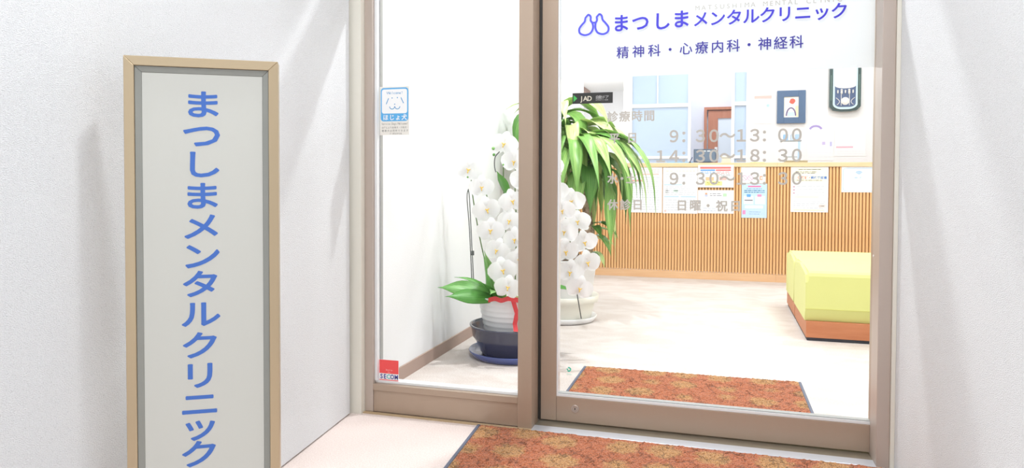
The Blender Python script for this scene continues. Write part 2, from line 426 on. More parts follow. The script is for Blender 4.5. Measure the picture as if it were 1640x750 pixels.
hx = [1079.5, 1101.5, 1122, 1143.5, 1165, 1187, 1209, 1231, 1254, 1276]
rows = [('診療時間', [(981+19.6*i, 187-.6*i) for i in range(4)], 20.5, .009), ('平日', [(984, 221.5), (1012.5, 220.5)], 20.5, .009),
        ('水・土', [(981, 286), (996, 286), (1011, 286)], 20, .009), ('休診日', [(981.5+19.8*i, 328) for i in range(3)], 20.5, .009),
        ('日曜・祝日', [(1092, 329), (1113.5, 329), (1134, 329.5), (1156, 329.8), (1178, 330)], 20.5, .009)]
for t, c, e, of in rows:
    dtext('lettering', letters(t, [P(*q) for q in c], e*mtr*.95, e*mtr*.95, 0, TY, bold=.0012, ring=6), M_GREYV, 'grey opening hours heading on the glass')
for t, xs, y0, k in (('９：３０～１３：００', hx, 218, -.012), ('１４：３０～１８：３０', [1058]+hx, 250, -.008), ('９：３０～１３：３０', hx, 286, -.002)):
    if t[0] == '１': xs = [1058, 1079.5]+hx[1:]
    dtext('lettering', letters(t, [P(x, y0+k*(x-1080)) for x in xs], 26*mtr, 26.5*mtr, 0, TY, bold=.0014, ring=6), M_GREYV, 'grey opening hours in digits on the glass')

# ---- right jamb, head, floor track
jamb = empty('door_frame', (.48, 2.43, 0)); tag(jamb, 'bronze door jamb and head around the sliding door', 'door frame', kind='structure')
wpart('jamb', box(.468, .505, 2.388, 2.484, 0, HEAD+.14, .0015), M_BRONZE_L, None, jamb)
wpart('head', box(-1.2865, .4675, 2.47, 2.54, HEAD+.002, HEAD+.139, .0015), M_BRONZE, None, jamb)
wpart('screw', lathe([(0, .0015), (.003, .0015), (.004, 0)], 12), M_ALU, None, jamb)
sc = bpy.data.objects['screw']; sc.data.transform(Matrix.Translation(jamb.location)); sc.data.transform(Matrix.Rotation(-math.pi/2, 4, 'Y'))
sc.data.transform(Matrix.Translation(Vector((.468, 2.47, at_y(1397, 410, 2.47).z))-jamb.location))
track = empty('floor_track', (-.08, 2.43, 0)); tag(track, 'shiny steel floor track in front of the sliding door', 'door track', kind='structure')
wpart('sill_plate', box(-.6315, .4675, 2.375, 2.43, 0, .005, .001), M_STEEL, None, track)
wpart('rear_plate', box(-.6315, .4675, 2.4305, 2.53, 0, .003), mat('brown_sill', (150, 142, 126), .4, metal=.5), None, track)

# ------------------------------------------------------------------ structure: inside
XL = -1.345
struct('floor_inside', box(-2.6, 2.7, 2.49, 11.2, -.06, 0), M_CARPETIN, 'pale beige carpet of the waiting room', 'floor')
struct('ceiling', box(-2.6, 2.7, 2.54, 11.2, CEIL_IN, CEIL_IN+.05), M_CEIL, 'white ceiling of the waiting room', 'ceiling')
struct('wall_inside_left', box(XL-.12, XL, 2.46, 7.1, 0, CEIL_IN), M_WALLIN, 'plain white side wall behind the orchid', 'wall')
struct('baseboard_left', box(XL, XL+.008, 2.462, 7.1, 0, .06, .001), mat('taupe_baseboard', (176, 152, 140), .6), 'taupe baseboard along the white side wall', 'baseboard')
struct('wall_inside_right', box(2.6, 2.7, 2.54, 11.2, 0, CEIL_IN), M_WALLIN, 'white wall on the far side of the waiting room', 'wall')
struct('wall_office', box(.272, 2.6, 8.0, 8.1, 0, CEIL_IN), M_WALLIN, 'white wall behind the reception with the clock', 'wall')
struct('wall_back', box(-1.0, .272, 10.0, 10.1, 0, CEIL_IN), mat('far_wall_grey', (224, 228, 240), .8), 'pale wall with the brown door behind the reception', 'wall')
struct('wall_passage_left', box(-2.5, -2.4, 7.1, 11.2, 0, CEIL_IN), M_WALLIN, 'white wall of the passage', 'wall')
struct('wall_passage_end', box(-2.4, -1.0, 11.0, 11.1, 0, CEIL_IN), M_WALLIN, 'white end wall of the passage', 'wall')
struct('wall_passage_corner', box(-2.4, XL-.12, 7.0, 7.1, 0, CEIL_IN), M_WALLIN, 'white return wall at the passage', 'wall')
struct('wall_passage_right', box(-1.06, -1.0, 8.05, 11.0, 0, CEIL_IN), M_WALLIN, 'white wall between passage and back room', 'wall')
struct('ceiling_passage', box(-2.4, -1.06, 7.1, 11.0, PASS_Z, PASS_Z+.04), M_CEIL, 'low white ceiling over the passage', 'ceiling')
rail = empty('curtain_rail', (-2.0, 9.0, 2.1)); tag(rail, 'grey and brown ceiling track over the passage', 'rail')
wpart('track', box(-2.10, -2.03, 7.6, 10.9, PASS_Z-.065, PASS_Z-.001), mat('rail_grey', (150, 150, 152), .5), None, rail)
wpart('cover', box(-2.028, -1.96, 7.6, 10.9, PASS_Z-.055, PASS_Z-.001), mat('rail_brown', (170, 140, 128), .5), None, rail)

# ---- glazed partition
part = empty('partition', (-.35, 8.02, 0)); tag(part, 'white framed partition with pale blue panes', 'partition', kind='structure')
M_FRW = mat('partition_white', (244, 246, 248), .5)
for x0, x1 in ((-1.06, -.962), (-.352, -.322), (.103, .135), (.255, .2715)):
    wpart('post', box(x0, x1, 7.99, 8.045, 0, CEIL_IN), M_FRW, None, part)
wpart('post', box(-.690, -.676, 7.995, 8.04, 1.7405, CEIL_IN), M_FRW, None, part)
for x0, x1 in ((-.961, -.353), (.1355, .2545)):
    wpart('rail', box(x0, x1, 7.99, 8.045, 1.70, 1.74), M_FRW, None, part)
    wpart('rail', box(x0, x1, 7.99, 8.045, 1.13, 1.16), M_FRW, None, part)
for x0, x1, z0, z1 in ((-.961, -.6905, 1.7405, CEIL_IN-.001), (-.6755, -.353, 1.7405, CEIL_IN-.001), (-.961, -.353, 1.1605, 1.6995), (-.961, -.353, .0, 1.1295),
                       (.1355, .2545, 1.7405, CEIL_IN-.001), (.1355, .2545, 1.1605, 1.6995), (.1355, .2545, 0, 1.1295)):
    wpart('pane', box(x0, x1, 8.012, 8.022, z0, z1), M_PALEBLUE, None, part)

# ---- brown door in the far wall
d2 = empty('door_2', (.15, 9.98, 0)); tag(d2, 'brown wooden door with a frosted window behind the reception', 'door', kind='structure')
zt = 1.885
wpart('frame_post', box(-.226, -.19, 9.93, 9.999, 0, zt), M_DOORWOOD, None, d2)
wpart('frame_post', box(.24, .27, 9.93, 9.999, 0, zt), M_DOORWOOD, None, d2)
wpart('frame_head', box(-.1895, .2395, 9.93, 9.999, zt-.036, zt), M_DOORWOOD, None, d2)
wpart('leaf_stile', box(-.172, -.045, 9.95, 9.99, .01, zt-.045), M_DOORWOOD, None, d2)
wpart('leaf_rail', box(-.0445, .2395, 9.95, 9.99, 1.735, zt-.045), M_DOORWOOD, None, d2)
wpart('leaf_rail', box(-.0445, .2395, 9.95, 9.99, .01, .9), M_DOORWOOD, None, d2)
wpart('frosted_pane', box(-.0445, .2395, 9.965, 9.98, .9005, 1.7345), mat('frosted_pane', (226, 236, 248), .4), None, d2)
wpart('latch_plate', box(-.085, -.05, 9.944, 9.9495, 1.30, 1.345), M_WHITE, None, d2)

# ------------------------------------------------------------------ ceiling lamps (fixtures of the lights above)
def emis(name, col, st):
    m = mat(name, (255, 255, 255)); b = m.node_tree.nodes['Principled BSDF']
    b.inputs['Emission Color'].default_value = (*col, 1); b.inputs['Emission Strength'].default_value = st; return m
M_LED = emis('lamp_diffuser', (1, .98, .95), 3.)
def lampbox(x, y, z, s, label, grp):
    t = empty('ceiling_lamp', (x, y, z)); tag(t, label, 'lamp', grp)
    fr = bmesh.new()
    for a in ((-s, s, -s, -s+.02), (-s, s, s-.02, s), (-s, -s+.02, -s+.0205, s-.0205), (s-.02, s, -s+.0205, s-.0205)):
        box(*a, -.03, 0, 0, fr)
    obj('lamp_frame', fr, M_WHITE, t)
    obj('diffuser', box(-s+.0205, s-.0205, -s+.0205, s-.0205, -.018, -.004), M_LED, t)
for x, y, l_ in PANELS_IN: lampbox(x, y, CEIL_IN, .2, l_, 'waiting room ceiling lamps')
lampbox(*SPOT_IN, CEIL_IN, .08, 'small square ceiling lamp just inside the entrance', 'waiting room ceiling lamps')
lampbox(-.2, 9.2, CEIL_IN, .2, 'square ceiling lamp of the back room', 'back room lamps')
lampbox(-1.7, 8.4, PASS_Z, .2, 'unseen square lamp added to brighten the passage', 'added passage lamps')
for x, y, l_ in DOWN_OUT: lampbox(x, y, CEIL_OUT, .1, l_, 'entrance downlights')

# ------------------------------------------------------------------ standing sign
sc_ = 1.37
A = CAM + ray(197, 88)*sc_; k = sc_*ray(197, 88).z/ray(445, 99).z; B = CAM + ray(445, 99)*k
ang = math.atan2(B.y-A.y, B.x-A.x); SW = (B-A).length; ST = A.z
mid = (A+B)/2
sign = empty('standing_sign', (mid.x, mid.y, 0), ang)
tag(sign, 'tall champagne-framed standing sign with blue vertical lettering', 'sign')
w2 = SW/2; SB = .07; fwid = .0185; dep = .045
def sp(name, b, m, parent=sign, smooth=False): return obj(name, b, m, parent)
def mitre(o4, i4, y0, y1, yi):
    """one mitred frame member: outer edge o4 (2 pts), inner edge i4 (2 pts) in x,z"""
    b = bmesh.new()
    f = [b.verts.new((x, y0, z)) for x, z in o4]; g = [b.verts.new((x, yi, z)) for x, z in i4]
    fb = [b.verts.new((x, y1, z)) for x, z in o4]; gb = [b.verts.new((x, y1, z)) for x, z in i4]
    for q in ((f[0], f[1], g[1], g[0]), (fb[0], gb[0], gb[1], fb[1]), (f[0], fb[0], fb[1], f[1]), (g[0], g[1], gb[1], gb[0]), (f[0], g[0], gb[0], fb[0]), (f[1], fb[1], gb[1], g[1])):
        b.faces.new(q)
    bmesh.ops.bevel(b, geom=[e for e in b.edges], offset=.0008, segments=1, affect='EDGES')
    return b
O = [(-w2, SB), (w2, SB), (w2, ST), (-w2, ST)]
I = [(-w2+fwid, SB+fwid), (w2-fwid, SB+fwid), (w2-fwid, ST-fwid), (-w2+fwid, ST-fwid)]
for i in range(4):
    j = (i+1) % 4
    sp('frame_rail', mitre([O[i], O[j]], [I[i], I[j]], 0, dep, -.001), M_SIGNF)
e = .0002; g2 = .0125
O2 = [(-w2+fwid+e, SB+fwid+e), (w2-fwid-e, SB+fwid+e), (w2-fwid-e, ST-fwid-e), (-w2+fwid+e, ST-fwid-e)]
I2 = [(-w2+fwid+g2, SB+fwid+g2), (w2-fwid-g2, SB+fwid+g2), (w2-fwid-g2, ST-fwid-g2), (-w2+fwid+g2, ST-fwid-g2)]
for i in range(4):
    j = (i+1) % 4
    sp('inner_border', mitre([O2[i], O2[j]], [I2[i], I2[j]], .003, dep-.005, .006), M_SIGNIN)
panel = sp('panel', box(-w2+fwid+g2+e, w2-fwid-g2-e, .007, dep-.002, SB+fwid+g2+e, ST-fwid-g2-e), M_SIGNP)
# lettering: pixel centres cast on the sign's own plane
nrm = Vector((math.sin(ang), -math.cos(ang), 0))
def onsign(x, y, off=.0066):
    p0 = mid - nrm*off; d = ray(x, y); t = (p0-CAM).dot(nrm)/d.dot(nrm); q = CAM+d*t-mid
    return (q.x*math.cos(ang)+q.y*math.sin(ang), q.z+mid.z)
chars = 'まつしまメンタルクリニック'
cy_ = [167, 216.5, 263, 313.5, 362.5, 410, 455, 503, 553, 601, 647, 684, 727]
cc = [onsign(324-.0075*(y-167), y) for y in cy_]
epx = SW/249
sp('lettering', letters(chars, cc, 69*epx, 51*epx, 0, .0066, bold=.0014), M_BLUE, panel)['label'] = 'blue vertical clinic name'
sp('leg', box(-w2+.02, -w2+.045, .008, .036, .012, SB), M_SIGNF)
sp('leg', box(w2-.045, w2-.02, .008, .036, .012, SB), M_SIGNF)
sp('base_plate', box(-w2, w2, -.05, .075, 0, .012, .002), M_SIGNF)

# ------------------------------------------------------------------ stickers on the glass
WY = 2.4215
def PW(x, y): return P(x, y, WY-.0004)
def sticker(name, label, cx, Y, cz):
    t = empty(name, (cx, Y, cz)); tag(t, label, 'sticker'); return t
# assistance dog notice
x0, z1 = PW(608.5, 139.5); x1, z0 = PW(655.5, 216)
t = sticker('dog_sticker', 'white and blue assistance dog notice with a simple dog face', 0, WY, 0)
M_SKY = mat('sticker_blue', (92, 176, 232), .4); M_NAVYL = mat('sticker_line', (66, 150, 205), .4); M_TXT = mat('print_grey', (132, 130, 126), .6)
M_PAPERCREAM = mat('sticker_paper', (236, 232, 224), .5)
wd = x1-x0; hg = z1-z0
obj('backing', box(x0, x1, -.0007, .0001, z0, z1), M_PAPERCREAM, t)
zb = z0+hg*.285
obj('blue_border', flat(rrect_pts(x0+wd*.03, x1-wd*.03, zb, z1-hg*.025, wd*.1), -.0009), M_SKY, t)
obj('white_field', flat(rrect_pts(x0+wd*.07, x1-wd*.07, zb+hg*.16, z1-hg*.055, wd*.07), -.0011), M_WHITE, t)
b = letters('ほじょ犬', row(x0+wd*.2, x1-wd*.17, zb+hg*.082, 4), wd*.19, wd*.19, .02, -.0012)
obj('lettering', b, M_WHITE, t)
b = letters('Welcome!', row(x0+wd*.29, x1-wd*.24, z1-hg*.13, 8), wd*.12, wd*.12, 0, -.0013, wide=False)
def sq(u, v): return (x0+wd*u, z1-hg*v)
for a, c in (((.30, .24), (.22, .36)), ((.72, .23), (.81, .35))): stroke([sq(*a), sq(*c)], .003, -.0013, False, b)
for u, v in ((.42, .235), (.60, .232), (.51, .365)): flat([(sq(u, v)[0]+.0023*math.cos(q*.785), sq(u, v)[1]+.0023*math.sin(q*.785)) for q in range(8)], -.0013, b)
for c in (.42, .60):
    stroke([sq(c-.085*math.cos(q*math.pi/10), .41+.055*math.sin(q*math.pi/10)) for q in range(11)], .0027, -.0013, False, b)
obj('dog_face', b, M_NAVYL, t)
b = letters('Service Dogs Welcome!', row(x0+wd*.08, x1-wd*.06, z0+hg*.235, 21), wd*.085, wd*.095, 0, -.0009, wide=False)
letters('法律により盲導犬・介助犬・', row(x0+wd*.09, x1-wd*.05, z0+hg*.155, 13), wd*.066, wd*.066, .004, -.0009, b)
letters('聴導犬は同伴できます', row(x0+wd*.1, x1-wd*.07, z0+hg*.09, 10), wd*.075, wd*.075, .004, -.0009, b)
letters('厚生労働省', row(x0+wd*.46, x1-wd*.28, z0+hg*.03, 5), wd*.058, wd*.058, .004, -.0009, b)
stroke([(x0+wd*.37+.0028*math.cos(q*.5), z0+hg*.03+.0028*math.sin(q*.5)) for q in range(10)], .0009, -.0009, False, b)
obj('small_print', b, M_TXT, t)
# security sticker
t = sticker('security_sticker', 'red square security company sticker at the foot of the pane', 0, WY, 0)
x0, z1 = PW(607.5, 575.5); x1, z0 = PW(638.5, 611.5); wd = x1-x0; hg = z1-z0
obj('backing', box(x0, x1, -.0007, .0001, z0, z1), M_WHITE, t)
obj('red_field', rect(x0+.001, x1-.0005, z0+hg*.34, z1-.0005, -.0009), mat('sticker_red', (246, 84, 84), .4), t)
obj('red_line', rect(x0+.001, x1-.0005, z0+.001, z0+hg*.05, -.0009), mat('sticker_red', (246, 84, 84), .4), t)
b = letters('SE', row(x0+wd*.12, x0+wd*.30, z0+hg*.2, 2), wd*.27, hg*.30, .03, -.001, wide=False)
letters('OM', row(x0+wd*.67, x0+wd*.88, z0+hg*.2, 2), wd*.25, hg*.30, .03, -.001, b, wide=False)
obj('lettering', b, mat('sticker_navy', (60, 62, 150), .4), t)
obj('lettering', letters('C', [(x0+wd*.48, z0+hg*.2)], wd*.28, hg*.30, .03, -.0011, wide=False), mat('sticker_teal', (110, 196, 196), .4), t)
b = letters('Security', row(x0+wd*.36, x0+wd*.66, z0+hg*.52, 8), wd*.1, wd*.1, 0, -.001, wide=False)
letters('by', row(x0+wd*.47, x0+wd*.54, z0+hg*.42, 2), wd*.1, wd*.1, 0, -.001, b, wide=False)
obj('small_print', b, mat('sticker_pink', (255, 196, 196), .5), t)
# automatic door plate
SY = GY-.0045
x0, z1 = P(917, 149.5, SY-.001); x1, _ = P(981.5, 147, SY-.001); z0 = z1-.0385
t = sticker('door_plate', 'black automatic door plate with a green triangle', 0, SY, 0); t['category'] = 'plate'
wd = x1-x0; hg = z1-z0
obj('plate', box(x0, x1, -.0022, 0, z0, z1, .0006), M_BLACKP, t)
obj('triangle', flat([(x0+.004, z0+hg*.18), (x0+.0175, z0+hg*.5), (x0+.004, z0+hg*.82)], -.0024), mat('plate_green', (70, 190, 90), .4), t)
obj('lettering', letters('JAD', row(x0+wd*.22, x0+wd*.43, z0+hg*.48, 3), hg*.6, hg*.62, .02, -.0024, wide=False), mat('plate_cream', (222, 216, 196), .4), t)
b = letters('自動ドア', row(x0+wd*.62, x0+wd*.86, z0+hg*.56, 4), hg*.34, hg*.36, .0, -.0024)
letters('AUTOMATIC DOOR', row(x0+wd*.59, x0+wd*.88, z0+hg*.30, 14), hg*.12, hg*.14, 0, -.0024, b, wide=False)
obj('small_print', b, mat('plate_grey', (190, 190, 188), .5), t)
# round green mark
t = sticker('round_mark', 'small teal crescent mark low on the sliding door', 0, SY, 0)
cxz = P(911, 592, SY-.001)
b = stroke([(cxz[0]+.0062*math.cos(a), cxz[1]+.0062*math.sin(a)) for a in [math.radians(-140+q*13) for q in range(21)]], .0052, -.0006)
flat([(cxz[0]-.005+.003*math.cos(q*.785), cxz[1]+.003*math.sin(q*.785)) for q in range(8)], -.0007, b)
obj('crescent', b, mat('mark_teal', (84, 214, 184), .4), t)
b = rect(cxz[0]-.008, cxz[0]+.008, cxz[1]-.0165, cxz[1]-.0155, -.0006)
rect(cxz[0]-.009, cxz[0]+.011, cxz[1]-.0195, cxz[1]-.0185, -.0006, b)
obj('small_print', b, mat('mark_pale', (150, 226, 206), .4), t)

# ------------------------------------------------------------------ door mats
def doormat(name, label, quad, ez):
    """quad: near-left, near-right, far-right, far-left (x,y)"""
    q = [Vector((x, y, 0)) for x, y in quad]; c = sum(q, Vector())/4
    t = empty(name, (c.x, c.y, 0)); tag(t, label, 'mat')
    q = [v-c for v in q]
    ew = .010
    ux = (q[1]-q[0]).normalized()
    bk = prism([(v.x, v.y) for v in q], 0, .004); obj('backing', bk, M_RUBBER, t)
    for a, b_, s in ((q[0], q[3], 1), (q[1], q[2], -1)):
        pts = [a, a+ux*ew*s, b_+ux*ew*s, b_]
        if s < 0: pts = pts[::-1]
        obj('edge', prism([(v.x, v.y) for v in pts], .0042, .0062), M_RUBBER, t)
    nu, nv = int((q[1]-q[0]).length/.0065), int((q[3]-q[0]).length/.0065)
    b = bmesh.new(); G = []
    i0, i1, i2, i3 = q[0]+ux*(ew+.001), q[1]-ux*(ew+.001), q[2]-ux*(ew+.001), q[3]+ux*(ew+.001)
    for j in range(nv+1):
        r_ = []
        for i in range(nu+1):
            u, v = i/nu, j/nv
            p = (i0*(1-u)+i1*u)*(1-v)+(i3*(1-u)+i2*u)*v
            z = .0046 if i in (0, nu) or j in (0, nv) else .0075+random.uniform(-.0022, .0026)
            if 0 < i < nu and 0 < j < nv: p = p+Vector((random.uniform(-.0018, .0018), random.uniform(-.0018, .0018), 0))
            r_.append(b.verts.new((p.x, p.y, z)))
        G.append(r_)
    for j in range(nv):
        for i in range(nu): b.faces.new((G[j][i], G[j][i+1], G[j+1][i+1], G[j+1][i]))
    o = obj('pile', b, M_PILE, t); o['kind'] = 'stuff'
    return t
doormat('door_mat', 'red-brown patterned pile mat on the carpet outside the sliding door', [(-.775, 1.62), (.50, 1.62), (.50, 2.371), (-.827, 2.371)], 0)
doormat('door_mat', 'red-brown patterned pile mat inside, behind the glass sliding door', [(-.608, 2.60), (.348, 2.60), (.345, 3.288), (-.61, 3.272)], 0)

# ------------------------------------------------------------------ reception counter
ctr = empty('reception_counter', (.55, 6.75, 0)); tag(ctr, 'reception counter with vertical wooden slats and pale wood top', 'counter')
CYF = 6.55; CXL, CXR = XL+.002, 2.3
def cp(name, b, m): return wpart(name, b, m, None, ctr)
cp('body', box(CXL, CXR, CYF+.012, CYF+.40, .07, 1.008), M_SLATBACK)
cp('kickboard', box(CXL, .47, CYF-.012, CYF+.011, 0, .066, .001), M_KICK)
cp('kickboard', box(.4705, CXR, CYF-.012, CYF+.011, 0, .066, .001), M_KICK)
cp('countertop', box(CXL, .47, CYF-.022, CYF+.44, 1.009, 1.046, .002), M_TOP)
cp('countertop', box(.4705, CXR, CYF-.022, CYF+.44, 1.009, 1.046, .002), M_TOP)
pitch = .0262; me = None; n = int((CXR-CXL)/pitch)
for i in range(n):
    x = CXL+.006+pitch*i
    if me is None:
        o = obj('slat', box(0, .0185, -.010, .0115, .067, 1.008, .002, seg=1), M_SLAT, ctr, (x-ctr.location.x, CYF-ctr.location.y, 0)); me = o.data
    else: o = link('slat', me, M_SLAT, ctr, (x-ctr.location.x, CYF-ctr.location.y, 0))

# ---- notices taped to the counter front
NY = CYF-.0115
M_PAPER = mat('paper', (244, 246, 248), .7)
def ink(rgb): return mat('ink_%d_%d_%d' % rgb, rgb, .7)
def notice(label, px0, py0, px1, py1, paper=None, Y=NY, name='notice', cat='notice', grp='notices'):
    a = at_y(px0, py0, Y); c = at_y(px1, py1, Y)
    if Y == NY: a.z = min(a.z, 1.0075)
    xm = (a.x+c.x)/2; zm = (a.z+c.z)/2; w, h = c.x-a.x, a.z-c.z
    t = empty(name, (xm, Y, zm)); tag(t, label, cat, grp)
    obj('sheet', box(-w/2, w/2, -.0012, .0004, -h/2, h/2), paper or M_PAPER, t)
    def bar(u0, v0, u1, v1, rgb, nm='print', y=-.0016): return obj(nm, rect(-w/2+u0*w, -w/2+u1*w, h/2-v1*h, h/2-v0*h, y), ink(rgb), t)
    def txt(s, u0, u1, v, e, rgb, off=0.): return obj('lettering', letters(s, row(-w/2+u0*w, -w/2+u1*w, h/2-v*h, len(s)), e*w, e*w, off, -.002), ink(rgb), t)
    def lines(v0, v1, n, rgb, u0=.08, u1=.92, th=.012):
        b = bmesh.new()
        for i in range(n):
            v = v0+(v1-v0)*i/max(1, n-1); u = u0
            while u < u1-.04:
                l = random.uniform(.03, .14); e_ = min(u+l, u1)
                rect(-w/2+u*w, -w/2+e_*w, h/2-(v+th)*h, h/2-v*h, -.0016, b); u = e_+.025
        return obj('print', b, ink(rgb), t)
    return t, bar, txt, lines, w, h
PG = (206, 210, 218)
t, bar, txt, lines, w, h = notice('pale printed notice on the counter half hidden by the hanging leaves', 1008, 268, 1060, 341)
lines(.05, .1, 2, (244, 190, 180)); bar(.2, .14, .9, .17, (246, 200, 190)); lines(.22, .6, 9, PG); bar(.08, .28, .45, .31, (240, 170, 160)); lines(.66, .92, 6, PG)
t, bar, txt, lines, w, h = notice('densely printed white notice between the leafy one and the red-headed flyer', 1062, 268.5, 1117, 342.5)
lines(.07, .07, 1, (250, 206, 180)); lines(.14, .3, 4, PG); bar(.03, .36, .55, .39, (206, 226, 244)); lines(.42, .58, 5, PG)
bar(.05, .47, .16, .56, (224, 228, 232)); bar(.3, .48, .44, .54, (214, 234, 226)); bar(.04, .62, .46, .65, (196, 220, 244)); bar(.52, .62, .95, .65, (196, 220, 244)); lines(.7, .92, 5, PG); bar(.04, .93, .1, .97, (250, 206, 200))
t, bar, txt, lines, w, h = notice('white flyer with a red headline and yellow box under the counter edge', 1118, 264.5, 1175, 300.5, Y=CYF-.0228)
bar(.06, .08, .92, .17, (240, 120, 116)); bar(.07, .20, .48, .26, (90, 160, 232)); bar(.5, .20, .92, .26, (238, 110, 110)); lines(.30, .36, 2, (120, 170, 226), .08, .48, .03); lines(.30, .36, 2, (240, 150, 150), .52, .92, .03)
bar(.22, .54, .45, .70, (250, 196, 150)); bar(.6, .52, .8, .68, (246, 190, 180)); bar(.2, .72, .68, .92, (250, 246, 160)); lines(.77, .84, 2, (190, 184, 120), .25, .62, .02); lines(.42, .46, 2, (120, 120, 130), .5, .92, .015)
t, bar, txt, lines, w, h = notice('white leaflet with tiny figures below the red-headed flyer', 1118, 304.5, 1175, 342.5)
lines(.14, .22, 2, (150, 150, 156), .34, .66, .03); bar(.2, .12, .26, .19, (226, 170, 130)); bar(.19, .19, .27, .28, (190, 200, 226)); bar(.7, .14, .8, .27, (190, 232, 190)); lines(.34, .9, 8, PG); lines(.78, .88, 2, (150, 170, 200), .15, .5, .015)
t, bar, txt, lines, w, h = notice('small white notice with prohibition rings above the blue poster', 1187, 267, 1226, 293.7)
lines(.2, .36, 3, PG, .2, .8, .02)
b = bmesh.new()
for u in (.14, .38):
    c = (-w/2+u*w, h/2-.68*h)
    stroke([(c[0]+.022*math.cos(q*.5236), c[1]+.022*math.sin(q*.5236)) for q in range(12)], .004, -.0016, True, b)
    stroke([(c[0]-.015, c[1]+.015), (c[0]+.015, c[1]-.015)], .004, -.0017, False, b)
obj('print', b, ink((206, 160, 196)), t); bar(.76, .55, .88, .80, (244, 170, 140)); bar(.8, .62, .86, .74, (250, 236, 226), y=-.0018)
t, bar, txt, lines, w, h = notice('light blue poster with pink headline below the prohibition notice', 1188, 294.3, 1228, 349.5, mat('paper_blue', (198, 224, 248), .7))
bar(.25, .06, .76, .1, (240, 120, 170)); lines(.14, .14, 1, (110, 150, 210), .2, .8, .02); lines(.19, .24, 2, (70, 130, 170), .1, .9, .025)
bar(.08, .36, .46, .6, (238, 244, 252)); bar(.54, .36, .92, .6, (246, 240, 250)); bar(.2, .31, .36, .39, (100, 170, 232), y=-.0018); bar(.62, .31, .78, .38, (244, 150, 190), y=-.0018)
bar(.12, .47, .44, .50, (120, 120, 130), y=-.002); bar(.14, .64, .84, .72, (246, 246, 250)); bar(.04, .78, .16, .90, (244, 150, 200)); lines(.82, .88, 2, (130, 170, 220), .3, .75, .015)
t, bar, txt, lines, w, h = notice('white notice with red and blue heading in a cream box, nearest the bench', 1267, 266.5, 1326, 340.5)
bar(.03, .03, .97, .33, (248, 246, 226)); lines(.05, .05, 1, (226, 206, 150), .2, .8); txt('保険証・', .22, .5, .235, .085, (232, 96, 90), .02); txt('資格確認書', .57, .92, .235, .085, (80, 130, 205), .02); lines(.1, .13, 2, (240, 190, 160), .12, .7)
lines(.29, .29, 1, (220, 200, 140), .15, .85)
lines(.42, .62, 4, PG, .16, .9); 
for v in (.43, .5, .57): bar(.06, v, .11, v+.02, (190, 120, 150))
bar(.1, .64, .75, .69, (246, 248, 226)); lines(.76, .9, 4, PG); bar(.76, .83, .93, .9, (240, 226, 222)); bar(.08, .94, .9, .97, (244, 246, 210))
t, bar, txt, lines, w, h = notice('white laminated wireless network card with a blue rounded border', 1348, 267, 1404, 308.5)
obj('border', stroke(rrect_pts(-w/2+.012, w/2-.012, -h/2+.012, h/2-.012, .025), .0035, -.0016, True), ink((160, 206, 244)), t)
b = bmesh.new()
for r_ in (.012, .022, .032): stroke([(-.002+r_*math.cos(math.radians(a)), h/2-.07+r_*math.sin(math.radians(a))) for a in range(40, 141, 10)], .005, -.0016, False, b)
obj('print', b, ink((110, 176, 236)), t); obj('lettering', letters('Wi-Fi', row(-.026, .024, h/2-.092, 5), .022, .022, .02, -.0016, wide=False), ink((150, 196, 238)), t)
lines(.62, .76, 3, (222, 228, 236), .2, .9, .02)

# ------------------------------------------------------------------ things on the counter and office wall
CT = 1.0463
a, c = at_y(1111, 239, 6.72), at_y(1147, 261, 6.72)
t = empty('monitor', ((a.x+c.x)/2, 6.72, CT)); tag(t, 'small slate-blue screen standing on the reception counter', 'monitor')
w = c.x-a.x; hh = a.z-CT
obj('housing', box(-w/2, w/2, 0, .016, .008, hh, .003), mat('slate_housing', (84, 100, 122), .5), t)
obj('screen', box(-w/2+.01, w/2-.01, -.0012, -.0002, .018, hh-.012), mat('slate_screen', (104, 124, 150), .4), t)
obj('foot', box(-w/4, w/4, -.02, .06, 0, .0075, .002), M_BLACKP, t)
b = bmesh.new()
for u in (-.32, -.1, .1): rect(w*u, w*(u+.14), hh-.024, hh-.013, -.0016, b)
obj('print', b, ink((220, 226, 232)), t)
a, c = at_y(1155, 246, 6.75), at_y(1171, 258, 6.75)
t = empty('telephone', ((a.x+c.x)/2, 6.75, CT)); tag(t, 'small beige desk telephone beside the slate-blue screen', 'telephone')
w = c.x-a.x; M_BEIGE = mat('beige_plastic', (214, 210, 198), .5)
body = slab([(-w/2, 0), (w/2, 0), (w/2*.8, .045), (-w/2*.8, .045)], -.04, .06); obj('body', body, M_BEIGE, t)
obj('handset', box(-w/2*1.02, w/2*1.02, -.01, .03, .046, .068, .008), M_BEIGE, t)
a, c = at_y(1252, 226, 6.78), at_y(1281, 256, 6.78)
t = empty('desk_printer', ((a.x+c.x)/2, 6.78, CT)); tag(t, 'white box-shaped desk device with a grey lid line on the counter', 'device')
w = c.x-a.x; hh = a.z-CT
M_DEV = mat('device_white', (236, 240, 244), .5)
obj('body', box(-w/2, w/2, -.06, .10, 0, hh-.006, .004), M_DEV, t)
obj('lid', box(-w/2-.008, w/2+.006, -.066, .10, hh-.0055, hh+.004, .001), mat('device_grey', (168, 176, 184), .5), t)
obj('side_strip', box(w/2-.024, w/2-.004, -.0635, -.0605, .03, hh-.01), mat('device_blue', (186, 212, 238), .5), t)
obj('slot', box(-w/2+.012, w/2-.03, -.0635, -.0605, .052, .058), mat('device_grey', (168, 176, 184), .5), t)
for i, (u0, u1, col) in enumerate(((-.42, -.16, (150, 190, 226)), (-.02, .1, (206, 220, 236)), (.24, .44, (176, 204, 234)))):
    o = obj('pocket_holder', box(w*u0, w*u1, -.03, .03, hh+.0045, hh+.058, .002), mat('holder_%d' % i, col, .5), t)
